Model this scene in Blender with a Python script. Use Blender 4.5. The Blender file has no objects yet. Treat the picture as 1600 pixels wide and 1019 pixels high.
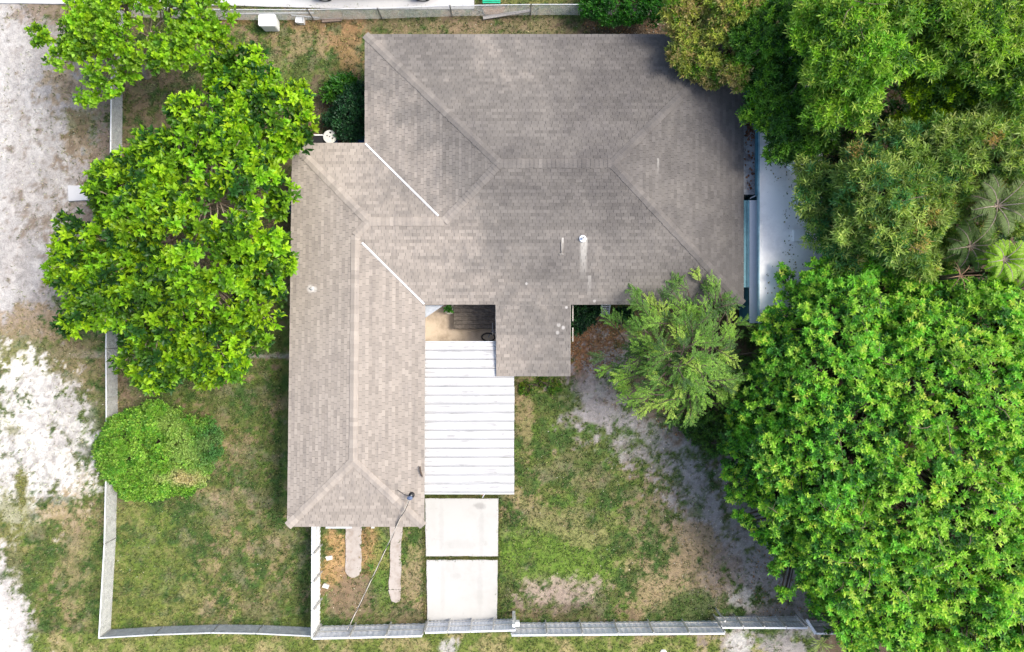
import bpy, bmesh, math, random
import numpy as np
from mathutils import Vector, Matrix
C = bpy.context.scene.collection
SC = bpy.context.scene
rng = np.random.default_rng(7)
random.seed(7)
R = math.radians
H = 33.0
K = 1.5 / 1600.0

def P(px, py, z=0.0):
    """pixel of the photograph -> metres at height z (camera looks straight down)"""
    k = K * (H - z)
    return Vector(((px - 800.0) * k, (509.5 - py) * k, z))

# ------------------------------------------------------------------ camera
cam = bpy.data.objects.new('camera', bpy.data.cameras.new('camera'))
C.objects.link(cam)
cam.location = (0, 0, H)
cam.rotation_euler = (0, 0, 0)
cam.data.sensor_width = 36
cam.data.lens = 24
cam.data.clip_end = 500
SC.camera = cam

# ------------------------------------------------------------------ world, sun, exposure
SUN_EL, SUN_AZ = R(54), R(-9)          # azimuth: degrees south of east
w = bpy.data.worlds.new('World')
SC.world = w
w.use_nodes = True
nt = w.node_tree
nt.nodes.clear()
sky = nt.nodes.new('ShaderNodeTexSky')
sky.sky_type = 'NISHITA'
sky.sun_disc = False
sky.sun_elevation = SUN_EL
sky.sun_rotation = R(90) + SUN_AZ     # from north (+Y) clockwise to east, then a little south
sky.dust_density = 4.0
sky.air_density = 1.0
sky.ozone_density = 1.0
bg = nt.nodes.new('ShaderNodeBackground')
bg.inputs[1].default_value = 0.15
wo = nt.nodes.new('ShaderNodeOutputWorld')
nt.links.new(sky.outputs[0], bg.inputs[0])
nt.links.new(bg.outputs[0], wo.inputs[0])
sd = bpy.data.lights.new('sun', 'SUN')
sd.energy = 2.0
sd.angle = R(22)
sd.color = (1.0, 0.95, 0.86)
sun = bpy.data.objects.new('sun', sd)
C.objects.link(sun)
to_sun = Vector((math.cos(SUN_EL) * math.cos(SUN_AZ), -math.cos(SUN_EL) * math.sin(SUN_AZ), math.sin(SUN_EL)))
sun.rotation_euler = to_sun.to_track_quat('Z', 'Y').to_euler()
sun.location = to_sun * 60
vs = SC.view_settings
vs.view_transform = 'Standard'
vs.look = 'None'
vs.gamma = 1.0
vs.use_curve_mapping = False
vs.exposure = 0.93

# ------------------------------------------------------------------ materials
def lin(r, g, b):
    f = lambda c: (c / 255.0) / 12.92 if c <= 10 else (((c / 255.0) + 0.055) / 1.055) ** 2.4
    return (f(r), f(g), f(b))

class NB:
    def __init__(s, name):
        s.m = bpy.data.materials.new(name)
        s.m.use_nodes = True
        s.t = s.m.node_tree
        s.t.nodes.clear()
        s.out = s.n('ShaderNodeOutputMaterial')
    def n(s, typ, **kw):
        nd = s.t.nodes.new(typ)
        for k, v in kw.items():
            if k.startswith('i_'):
                nd.inputs[k[2:].replace('_', ' ')].default_value = v
            else:
                setattr(nd, k, v)
        return nd
    def l(s, a, b):
        s.t.links.new(a, b)
    def math(s, op, a, b=None, c=None, clamp=False):
        nd = s.n('ShaderNodeMath', operation=op)
        nd.use_clamp = clamp
        for i, v in enumerate((a, b, c)):
            if v is None:
                continue
            if isinstance(v, (int, float)):
                nd.inputs[i].default_value = v
            else:
                s.l(v, nd.inputs[i])
        return nd.outputs[0]
    def mix(s, fac, a, b, blend='MIX'):
        nd = s.n('ShaderNodeMix', data_type='RGBA', blend_type=blend)
        for idx, v in ((0, fac), (6, a), (7, b)):
            if isinstance(v, (int, float)):
                nd.inputs[idx].default_value = v
            elif isinstance(v, tuple):
                nd.inputs[idx].default_value = (v[0], v[1], v[2], 1)
            else:
                s.l(v, nd.inputs[idx])
        return nd.outputs[2]
    def noise(s, scale, detail=4, rough=0.6, vec=None, dist=0.0):
        nd = s.n('ShaderNodeTexNoise')
        nd.inputs['Scale'].default_value = scale
        nd.inputs['Detail'].default_value = detail
        nd.inputs['Roughness'].default_value = rough
        nd.inputs['Distortion'].default_value = dist
        s.l(vec if vec is not None else s.pos(), nd.inputs['Vector'])
        return nd.outputs[0]
    def pos(s):
        if not hasattr(s, '_p'):
            s._p = s.n('ShaderNodeNewGeometry').outputs['Position']
        return s._p
    def xyz(s):
        nd = s.n('ShaderNodeSeparateXYZ')
        s.l(s.pos(), nd.inputs[0])
        return nd.outputs
    def ramp(s, v, lo, hi):
        nd = s.n('ShaderNodeMapRange', interpolation_type='SMOOTHSTEP')
        s.l(v, nd.inputs[0])
        nd.inputs[1].default_value = lo
        nd.inputs[2].default_value = hi
        return nd.outputs[0]
    def bsdf(s, col, rough=0.8, bump=None, dist=0.01, metal=0.0, spec=0.3, strength=0.6):
        b = s.n('ShaderNodeBsdfPrincipled')
        if isinstance(col, tuple):
            b.inputs['Base Color'].default_value = (*col[:3], 1)
        else:
            s.l(col, b.inputs['Base Color'])
        b.inputs['Roughness'].default_value = rough
        b.inputs['Metallic'].default_value = metal
        b.inputs['Specular IOR Level'].default_value = spec
        if bump is not None:
            bp = s.n('ShaderNodeBump')
            bp.inputs['Distance'].default_value = dist
            bp.inputs['Strength'].default_value = strength
            s.l(bump, bp.inputs['Height'])
            s.l(bp.outputs[0], b.inputs['Normal'])
        s.l(b.outputs[0], s.out.inputs[0])
        return b

def simple(name, col, var=0.25, scale=6.0, rough=0.75, metal=0.0, bump=0.004, dark=None, spec=0.3):
    """a painted or raw surface with uneven wear"""
    b = NB(name)
    n1 = b.noise(scale, 6, 0.65)
    n2 = b.noise(scale * 9, 3, 0.6)
    d = dark if dark else tuple(c * (1 - var) for c in col)
    f = b.math('ADD', b.math('MULTIPLY', n1, 0.7), b.math('MULTIPLY', n2, 0.3))
    c = b.mix(b.ramp(f, 0.36, 0.64), d, col)
    b.bsdf(c, rough, n2, bump, metal, spec)
    return b.m

def leafmat(name, trans=0.46, gloss=0.45):
    b = NB(name)
    a = b.n('ShaderNodeAttribute', attribute_name='col')
    n = b.noise(30, 2)
    c = b.mix(1.0, a.outputs['Color'], b.mix(n, (0.75, 0.75, 0.7), (1.2, 1.2, 1.2)), 'MULTIPLY')
    d = b.n('ShaderNodeBsdfPrincipled')
    b.l(c, d.inputs['Base Color'])
    d.inputs['Roughness'].default_value = gloss
    d.inputs['Specular IOR Level'].default_value = 0.4
    t = b.n('ShaderNodeBsdfTranslucent')
    tc = b.mix(1.0, c, (1.15, 1.25, 0.5), 'MULTIPLY')
    b.l(tc, t.inputs[0])
    mx = b.n('ShaderNodeMixShader')
    mx.inputs[0].default_value = trans
    b.l(d.outputs[0], mx.inputs[1])
    b.l(t.outputs[0], mx.inputs[2])
    b.l(mx.outputs[0], b.out.inputs[0])
    return b.m

M = {}
M['leaf'] = leafmat('leaf')
M['grass'] = leafmat('grass_blade', 0.3, 0.6)
M['white'] = simple('white_paint', (0.62, 0.64, 0.66), 0.07, 3, 0.5)
M['fence'] = simple('fence_white', (0.80, 0.82, 0.85), 0.08, 3, 0.5)
M['white_wall'] = simple('white_wall', (0.72, 0.75, 0.80), 0.1, 2, 0.8)
M['plastic_white'] = simple('white_plastic', (0.82, 0.83, 0.82), 0.05, 3, 0.35, spec=0.5)
M['bark'] = simple('bark', (0.105, 0.078, 0.06), 0.5, 9, 0.9, bump=0.02)
M['twig'] = simple('twig_bark', (0.22, 0.16, 0.12), 0.5, 9, 0.9)
M['bark_pale'] = simple('pale_bark', (0.42, 0.34, 0.27), 0.45, 9, 0.9, bump=0.02)
M['wood_dark'] = simple('weathered_dark_wood', (0.20, 0.17, 0.14), 0.6, 7, 0.9, bump=0.012)
M['wood'] = simple('weathered_wood', (0.34, 0.26, 0.21), 0.4, 12, 0.9, bump=0.01)
M['wood_grey'] = simple('grey_weathered_wood', (0.46, 0.43, 0.40), 0.3, 12, 0.9, bump=0.01)
M['rust'] = simple('rusty_metal', (0.36, 0.22, 0.13), 0.5, 8, 0.85)
M['galv'] = simple('galvanised_metal', (0.62, 0.62, 0.60), 0.25, 8, 0.45, metal=0.4)
M['wire'] = simple('fence_wire', (0.58, 0.59, 0.57), 0.3, 5, 0.6, metal=0.2)
M['black'] = simple('black_rubber', (0.018, 0.018, 0.02), 0.3, 8, 0.6)
M['teal'] = simple('teal_paint', (0.06, 0.20, 0.27), 0.35, 4, 0.5)
M['blue'] = simple('blue_plastic', (0.03, 0.14, 0.42), 0.35, 5, 0.4)
M['bluegrey'] = simple('blue_grey_paint', (0.10, 0.14, 0.24), 0.3, 4, 0.5)
M['green_plastic'] = simple('green_plastic', (0.02, 0.42, 0.24), 0.2, 4, 0.4)
M['flash'] = simple('valley_flashing', (0.80, 0.82, 0.84), 0.1, 6, 0.4, metal=0.1)
M['fascia'] = simple('fascia_paint', (0.44, 0.41, 0.37), 0.35, 5, 0.7)
M['tan_pot'] = simple('pot', (0.62, 0.58, 0.5), 0.3, 6, 0.7)
M['cable'] = simple('cable_sheath', (0.60, 0.55, 0.47), 0.3, 6, 0.6)
M['stone'] = simple('pale_stone', (0.66, 0.64, 0.58), 0.25, 10, 0.9, bump=0.02)
M['asphalt_patch'] = simple('dark_paving', (0.05, 0.055, 0.075), 0.3, 5, 0.9, bump=0.01)

def concrete(name, col, dark, stain=0.5, scale=1.2):
    b = NB(name)
    n1 = b.noise(scale, 8, 0.7)
    n2 = b.noise(45, 3, 0.6)
    n3 = b.noise(scale * 5, 6, 0.75, dist=0.6)
    c = b.mix(b.math('MULTIPLY', b.ramp(n1, 0.42, 0.72), stain), col, dark)
    c = b.mix(b.math('MULTIPLY', b.ramp(n3, 0.58, 0.75), stain * 0.8), c, tuple(v * 0.8 for v in dark))
    c = b.mix(b.math('MULTIPLY', b.ramp(n2, 0.3, 0.7), 0.12), c, tuple(v * 0.7 for v in col))
    b.bsdf(c, 0.95, n2, 0.006, 0, 0.08)
    return b.m
def smudge(m, spots):
    t = m.node_tree; bs = [n for n in t.nodes if n.type == 'BSDF_PRINCIPLED'][0]
    b = NB.__new__(NB); b.m = m; b.t = t; lk = bs.inputs['Base Color'].links[0]; c = lk.from_socket
    X = b.xyz(); nz = b.noise(3.5, 6, .7)
    for px, py, rx, ry, am in spots:
        p = P(px, py)
        d = b.math('ADD', b.math('POWER', b.math('DIVIDE', b.math('SUBTRACT', X[0], p.x), rx), 2.0), b.math('POWER', b.math('DIVIDE', b.math('SUBTRACT', X[1], p.y), ry), 2.0))
        f = b.math('SUBTRACT', 1.0, b.ramp(b.math('ADD', d, b.math('MULTIPLY', b.math('SUBTRACT', nz, .5), 2.2)), 0.1, 1.0))
        c = b.mix(b.math('MULTIPLY', f, am), c, (.20, .195, .185))
    t.links.new(c, bs.inputs['Base Color'])
M['drive'] = concrete('driveway_concrete', (0.47, 0.465, 0.445), (0.40, 0.39, 0.365), 0.7, 0.45)
smudge(M['drive'], [(750, 790, .35, .22, .45), (690, 820, .16, 1.6, .12), (752, 830, .16, 1.7, .12), (692, 920, .15, 1.6, .10), (750, 920, .18, 1.6, .13), (712, 900, .3, .2, .18), (722, 850, .9, .3, .12)])
M['strip'] = concrete('old_concrete', (0.42, 0.38, 0.345), (0.28, 0.23, 0.19), 0.9, 2.5)
M['patio'] = concrete('patio_concrete', (0.55, 0.45, 0.34), (0.30, 0.235, 0.17), 0.9, 1.4)
M['slab_far'] = concrete('neighbour_concrete', (0.50, 0.50, 0.505), (0.40, 0.41, 0.43), 0.5, 1.0)
M['gap_floor'] = concrete('gap_concrete', (0.34, 0.36, 0.37), (0.15, 0.13, 0.13), 1.0, 3.0)
M['membrane'] = concrete('roof_membrane', (0.86, 0.845, 0.82), (0.58, 0.57, 0.57), 0.6, 0.9)

def mat_carport():
    b = NB('white_ribbed_metal')
    X = b.xyz()
    st = b.n('ShaderNodeCombineXYZ')
    b.l(b.math('MULTIPLY', X[0], 0.6), st.inputs[0])
    b.l(b.math('MULTIPLY', X[1], 9.0), st.inputs[1])
    n = b.noise(1.0, 7, 0.7, st.outputs[0])
    n2 = b.noise(2.2, 6, 0.7)
    f = b.math('MULTIPLY', b.ramp(n, 0.46, 0.66), b.ramp(n2, 0.38, 0.6))
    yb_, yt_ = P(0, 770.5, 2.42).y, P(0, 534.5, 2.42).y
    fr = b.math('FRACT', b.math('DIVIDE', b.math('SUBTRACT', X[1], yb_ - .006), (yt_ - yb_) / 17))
    seam = b.math('MULTIPLY', b.math('SUBTRACT', 1.0, b.ramp(fr, 0.16, 0.34)), b.ramp(n, 0.30, 0.55))  # dirt line along each rib, also standing in for the rib's faint shadow
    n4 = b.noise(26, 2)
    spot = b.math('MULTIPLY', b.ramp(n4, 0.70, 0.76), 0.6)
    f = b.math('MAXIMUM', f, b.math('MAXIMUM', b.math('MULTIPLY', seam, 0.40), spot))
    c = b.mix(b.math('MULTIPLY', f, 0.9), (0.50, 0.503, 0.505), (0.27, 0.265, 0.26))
    b.bsdf(c, 0.42, n2, 0.002, 0.0, 0.4)
    return b.m
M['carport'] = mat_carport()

def mat_shingle(name, bright=1.0):
    b = NB(name)
    X = b.xyz()
    a = b.n('ShaderNodeAttribute', attribute_name='rnd')
    big = b.noise(0.22, 4, 0.55)
    mid = b.noise(1.1, 5, 0.65)
    # algae grows thickest on the north east slopes
    g = b.math('ADD', b.math('MULTIPLY', X[0], 0.058), b.math('MULTIPLY', X[1], 0.024))
    g = b.math('ADD', g, b.math('MULTIPLY', b.math('SUBTRACT', big, 0.5), 1.35))
    g = b.math('ADD', g, b.math('MULTIPLY', b.math('SUBTRACT', mid, 0.5), 0.9))
    f1 = b.ramp(g, -0.36, 0.20)
    c = b.mix(f1, (0.305, 0.268, 0.230), (0.166, 0.152, 0.137))
    f2 = b.ramp(g, 0.05, 0.75)
    c = b.mix(b.math('MULTIPLY', f2, 0.9), c, (0.082, 0.076, 0.073))
    # long weathering streaks
    sx = b.n('ShaderNodeCombineXYZ')
    b.l(b.math('MULTIPLY', X[0], 5.0), sx.inputs[0])
    b.l(b.math('MULTIPLY', X[1], 0.5), sx.inputs[1])
    s1 = b.noise(1.0, 5, 0.7, sx.outputs[0])
    c = b.mix(b.math('MULTIPLY', b.ramp(s1, 0.45, 0.7), 0.55), c, b.mix(0.5, c, (0.12, 0.11, 0.11)))
    # each shingle takes its own tone
    v = b.math('ADD', b.math('MULTIPLY', a.outputs['Fac'], 0.34), 0.82)
    vc = b.n('ShaderNodeCombineXYZ')
    for i in range(3):
        b.l(v, vc.inputs[i])
    c = b.mix(1.0, c, vc.outputs[0], 'MULTIPLY')
    gr = b.noise(60, 3, 0.7)
    c = b.mix(b.math('MULTIPLY', b.ramp(gr, 0.35, 0.7), 0.25), c, b.mix(0.4, c, (0.50, 0.47, 0.44)))
    # mineral streak below the vent pipe, and a few droppings
    def streak(px, y0, y1, wpx, amt, col=(0.62, 0.60, 0.55)):
        nonlocal c
        p0, p1 = P(px, y0, 3.2), P(px, y1, 3.2)
        dx = b.math('ABSOLUTE', b.math('SUBTRACT', X[0], p0.x))
        wob = b.math('MULTIPLY', mid, wpx * 0.028)
        m1 = b.math('SUBTRACT', 1.0, b.ramp(b.math('SUBTRACT', dx, wob), 0.0, wpx * 0.028))
        m2 = b.ramp(X[1], p1.y, p0.y)
        m3 = b.math('LESS_THAN', X[1], p0.y)
        m = b.math('MULTIPLY', b.math('MULTIPLY', m1, m2), b.math('MULTIPLY', m3, amt))
        c = b.mix(m, c, col)
    streak(912, 372, 448, 5, 0.5)
    streak(922, 430, 470, 2.5, 0.22)
    streak(879, 372, 396, 1.6, 0.6)
    streak(1026, 250, 280, 1.5, 0.3)
    for (px, py, r_, am) in ((484, 451, 8, .7), (490, 452, 6, .6), (881, 512, 4, .5), (886, 480, 3, .5), (930, 470, 3, .5), (823, 443, 3, .5), (874, 508, 4, .4), (872, 520, 4, .4)):
        p = P(px, py, 3.1)
        dd = b.math('ADD', b.math('POWER', b.math('SUBTRACT', X[0], p.x), 2.0), b.math('POWER', b.math('SUBTRACT', X[1], p.y), 2.0))
        rr = (r_ * 0.028) ** 2
        m = b.math('MULTIPLY', b.math('SUBTRACT', 1.0, b.ramp(b.math('MULTIPLY', dd, b.math('ADD', gr, 0.5)), 0.0, rr)), am)
        c = b.mix(m, c, (0.62, 0.60, 0.57))
    b.bsdf(c, 0.95, gr, 0.004, 0, 0.15)
    return b.m
M['shingle'] = mat_shingle('asphalt_shingle')

def mat_deck():
    b = NB('roofing_felt')
    n = b.noise(5, 4)
    b.bsdf(b.mix(n, (0.07, 0.065, 0.06), (0.13, 0.12, 0.11)), 0.95)
    return b.m
M['felt'] = mat_deck()

def mat_ground():
    b = NB('ground_soil')
    a = b.n('ShaderNodeAttribute', attribute_name='col')
    n1 = b.noise(3.5, 8, 0.72, dist=0.4)
    n2 = b.noise(16, 6, 0.75)
    n3 = b.noise(70, 4, 0.7)
    f = b.math('ADD', b.math('MULTIPLY', n1, 0.4), b.math('ADD', b.math('MULTIPLY', n2, 0.35), b.math('MULTIPLY', n3, 0.25)))
    v = b.mix(b.ramp(f, 0.38, 0.60), (0.66, 0.655, 0.65), (1.24, 1.23, 1.21))
    c = b.mix(1.0, a.outputs['Color'], v, 'MULTIPLY')
    h = b.math('ADD', b.math('MULTIPLY', n2, 0.6), b.math('MULTIPLY', n3, 0.4))
    b.bsdf(c, 0.97, h, 0.05, 0, 0.1, 0.9)
    return b.m
M['ground'] = mat_ground()

# ------------------------------------------------------------------ helpers
def tag(o, label=None, cat=None, group=None, kind=None):
    if label: o['label'] = label
    if cat: o['category'] = cat
    if group: o['group'] = group
    if kind: o['kind'] = kind
    return o

def empty(name, loc, label=None, cat=None, group=None, kind=None):
    o = bpy.data.objects.new(name, None)
    o.empty_display_size = 0.2
    C.objects.link(o)
    o.location = loc
    return tag(o, label, cat, group, kind)

def link(name, me, parent=None):
    o = bpy.data.objects.new(name, me)
    C.objects.link(o)
    if parent is not None:
        o.parent = parent
        # vertices are given in world metres: keep them there
        pm = Matrix.Identity(4)
        q = parent
        while q is not None:
            pm = Matrix.Translation(q.location) @ pm
            q = q.parent
        o.location = (-pm.translation.x, -pm.translation.y, -pm.translation.z)
    return o

def npmesh(name, verts, faces, mat, cols=None, rnd=None, smooth=False):
    """verts (n,3); faces: (m,3) or (m,4) array, or a list of arrays of either"""
    me = bpy.data.meshes.new(name)
    verts = np.asarray(verts, np.float32)
    if not isinstance(faces, list):
        faces = [faces]
    faces = [np.asarray(f, np.int32) for f in faces if len(f)]
    nl = sum(f.size for f in faces)
    nf = sum(len(f) for f in faces)
    me.vertices.add(len(verts)); me.vertices.foreach_set('co', verts.ravel())
    me.loops.add(nl); me.loops.foreach_set('vertex_index', np.concatenate([f.ravel() for f in faces]))
    me.polygons.add(nf)
    tot = np.concatenate([np.full(len(f), f.shape[1], np.int32) for f in faces])
    st = np.concatenate(([0], np.cumsum(tot)[:-1])).astype(np.int32)
    me.polygons.foreach_set('loop_start', st)
    me.polygons.foreach_set('loop_total', tot)
    me.polygons.foreach_set('use_smooth', np.full(nf, bool(smooth) or mat is M['leaf']))
    if cols is not None:
        at = me.color_attributes.new('col', 'FLOAT_COLOR', 'POINT')
        c4 = np.ones((len(verts), 4), np.float32); c4[:, :3] = cols
        at.data.foreach_set('color', c4.ravel())
    if rnd is not None:
        at = me.attributes.new('rnd', 'FLOAT', 'POINT')
        at.data.foreach_set('value', np.asarray(rnd, np.float32))
    me.materials.append(mat)
    me.update(calc_edges=True)
    return me

class MB:
    """collects shapes (world metres) and links them as one mesh"""
    def __init__(s):
        s.v = []; s.f = []
    def box(s, x0, y0, z0, x1, y1, z1):
        b = len(s.v)
        s.v += [(x0, y0, z0), (x1, y0, z0), (x1, y1, z0), (x0, y1, z0), (x0, y0, z1), (x1, y0, z1), (x1, y1, z1), (x0, y1, z1)]
        s.f += [tuple(b + i for i in q) for q in ((3, 2, 1, 0), (4, 5, 6, 7), (0, 1, 5, 4), (1, 2, 6, 5), (2, 3, 7, 6), (3, 0, 4, 7))]
        return s
    def prism(s, pts, z0, z1):
        """pts: outline; z0,z1 numbers or lists"""
        n = len(pts); b = len(s.v)
        za = z0 if isinstance(z0, (list, tuple)) else [z0] * n
        zb = z1 if isinstance(z1, (list, tuple)) else [z1] * n
        area = sum(pts[i][0] * pts[(i + 1) % n][1] - pts[(i + 1) % n][0] * pts[i][1] for i in range(n))
        if area < 0:
            pts = pts[::-1]; za = za[::-1]; zb = zb[::-1]
        s.v += [(p[0], p[1], z) for p, z in zip(pts, za)] + [(p[0], p[1], z) for p, z in zip(pts, zb)]
        s.f.append(tuple(b + i for i in range(n - 1, -1, -1)))
        s.f.append(tuple(b + n + i for i in range(n)))
        for i in range(n):
            j = (i + 1) % n
            s.f.append((b + i, b + j, b + n + j, b + n + i))
        return s
    def bar(s, p0, p1, w_, h_, up=(0, 0, 1)):
        """box from p0 to p1, w across, h along up"""
        p0 = Vector(p0); p1 = Vector(p1); d = (p1 - p0).normalized()
        u = Vector(up); sd_ = d.cross(u)
        if sd_.length < 1e-4:
            sd_ = d.cross(Vector((1, 0, 0)))
        sd_.normalize(); u = sd_.cross(d).normalized()
        b = len(s.v)
        for p in (p0, p1):
            for a, c in ((-1, -1), (1, -1), (1, 1), (-1, 1)):
                s.v.append(tuple(p + sd_ * (a * w_ / 2) + u * (c * h_ / 2)))
        s.f += [tuple(b + i for i in q) for q in ((0, 1, 2, 3), (7, 6, 5, 4), (0, 4, 5, 1), (1, 5, 6, 2), (2, 6, 7, 3), (3, 7, 4, 0))]
        return s
    def tube(s, pts, rad, n=8, cap=True):
        pts = [Vector(p) for p in pts]
        rr = rad if isinstance(rad, (list, tuple)) else [rad] * len(pts)
        b = len(s.v)
        prev = None
        for i, p in enumerate(pts):
            d = (pts[min(i + 1, len(pts) - 1)] - pts[max(i - 1, 0)]).normalized()
            if prev is None:
                a = d.cross(Vector((0, 0, 1)))
                if a.length < 1e-3: a = d.cross(Vector((1, 0, 0)))
            else:
                a = prev - d * prev.dot(d)
            a.normalize(); prev = a
            c = d.cross(a)
            for k in range(n):
                t = 2 * math.pi * k / n
                s.v.append(tuple(p + (a * math.cos(t) + c * math.sin(t)) * rr[i]))
        for i in range(len(pts) - 1):
            for k in range(n):
                k2 = (k + 1) % n
                s.f.append((b + i * n + k, b + i * n + k2, b + (i + 1) * n + k2, b + (i + 1) * n + k))
        if cap:
            s.f.append(tuple(b + k for k in range(n - 1, -1, -1)))
            s.f.append(tuple(b + (len(pts) - 1) * n + k for k in range(n)))
        return s
    def lathe(s, c, prof, n=20, sx=1, sy=1):
        """prof: (r, z) rings from bottom to top"""
        b = len(s.v)
        for r_, z in prof:
            for k in range(n):
                t = 2 * math.pi * k / n
                s.v.append((c[0] + r_ * sx * math.cos(t), c[1] + r_ * sy * math.sin(t), c[2] + z))
        for i in range(len(prof) - 1):
            for k in range(n):
                k2 = (k + 1) % n
                s.f.append((b + i * n + k, b + i * n + k2, b + (i + 1) * n + k2, b + (i + 1) * n + k))
        s.f.append(tuple(b + k for k in range(n - 1, -1, -1)))
        s.f.append(tuple(b + (len(prof) - 1) * n + k for k in range(n)))
        return s
    def build(s, name, mat, parent=None, bevel=0, smooth=False, kind=None):
        me = bpy.data.meshes.new(name)
        me.from_pydata(s.v, [], s.f)
        if bevel:
            bm = bmesh.new(); bm.from_mesh(me)
            bmesh.ops.bevel(bm, geom=list(bm.edges), offset=bevel, segments=2, affect='EDGES')
            bm.to_mesh(me); bm.free()
        if smooth:
            me.polygons.foreach_set('use_smooth', [True] * len(me.polygons))
        me.materials.append(mat)
        me.update()
        o = link(name, me, parent)
        if kind: o['kind'] = kind
        return o

def origin_to(o, p):
    """move the origin of a top-level mesh to p, leaving it where it is"""
    p = Vector(p)
    o.data.transform(Matrix.Translation(-p))
    o.location = p
    return o

# smooth value noise on arrays
_perm = np.random.default_rng(3).random((256, 256))
def vnoise(x, y, s, seed=0):
    x = x * s + seed * 17.3; y = y * s + seed * 9.1
    xi = np.floor(x).astype(int); yi = np.floor(y).astype(int)
    fx = x - xi; fy = y - yi
    fx = fx * fx * (3 - 2 * fx); fy = fy * fy * (3 - 2 * fy)
    g = lambda a, b: _perm[a & 255, b & 255]
    return (g(xi, yi) * (1 - fx) + g(xi + 1, yi) * fx) * (1 - fy) + (g(xi, yi + 1) * (1 - fx) + g(xi + 1, yi + 1) * fx) * fy
def fbm(x, y, s, o=5, seed=0, gain=0.6):
    t = 0; a = 1; n = 0
    for i in range(o):
        t = t + a * vnoise(x, y, s, seed + i); n += a; a *= gain; s *= 2.03
    return t / n
def sstep(v, lo, hi):
    t = np.clip((v - lo) / (hi - lo), 0, 1)
    return t * t * (3 - 2 * t)

# ------------------------------------------------------------------ ground
def blob(X, Y, px, py, rx, ry=None):
    """1 at the centre, 0 at the rim (pixel units on the ground)"""
    ry = ry or rx
    return 1 - np.sqrt(((X - px) / rx) ** 2 + ((Y - py) / ry) ** 2)
def pline(X, Y, pts, wd):
    best = np.full(X.shape, -9.0)
    for i in range(len(pts) - 1):
        a = np.array(pts[i][:2], float); b = np.array(pts[i + 1][:2], float)
        w0 = pts[i][2] if len(pts[i]) > 2 else wd; w1 = pts[i + 1][2] if len(pts[i + 1]) > 2 else wd
        d = b - a
        t = np.clip(((X - a[0]) * d[0] + (Y - a[1]) * d[1]) / (d @ d), 0, 1)
        ds = np.hypot(X - a[0] - t * d[0], Y - a[1] - t * d[1])
        best = np.maximum(best, 1 - ds / (w0 + (w1 - w0) * t))
    return best

GREEN = np.array((0.052, 0.098, 0.026)); GREEN2 = np.array((0.115, 0.185, 0.034)); TAN = np.array((0.330, 0.255, 0.150))
BROWN = np.array((0.170, 0.125, 0.085)); SAND = np.array((0.66, 0.64, 0.60)); GREYS = np.array((0.325, 0.308, 0.295))
MAUVE = np.array((0.275, 0.248, 0.235)); DARK = np.array((0.085, 0.062, 0.045)); ORANGE = np.array((0.42, 0.26, 0.13))
OLIVE = np.array((0.150, 0.150, 0.050))

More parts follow.
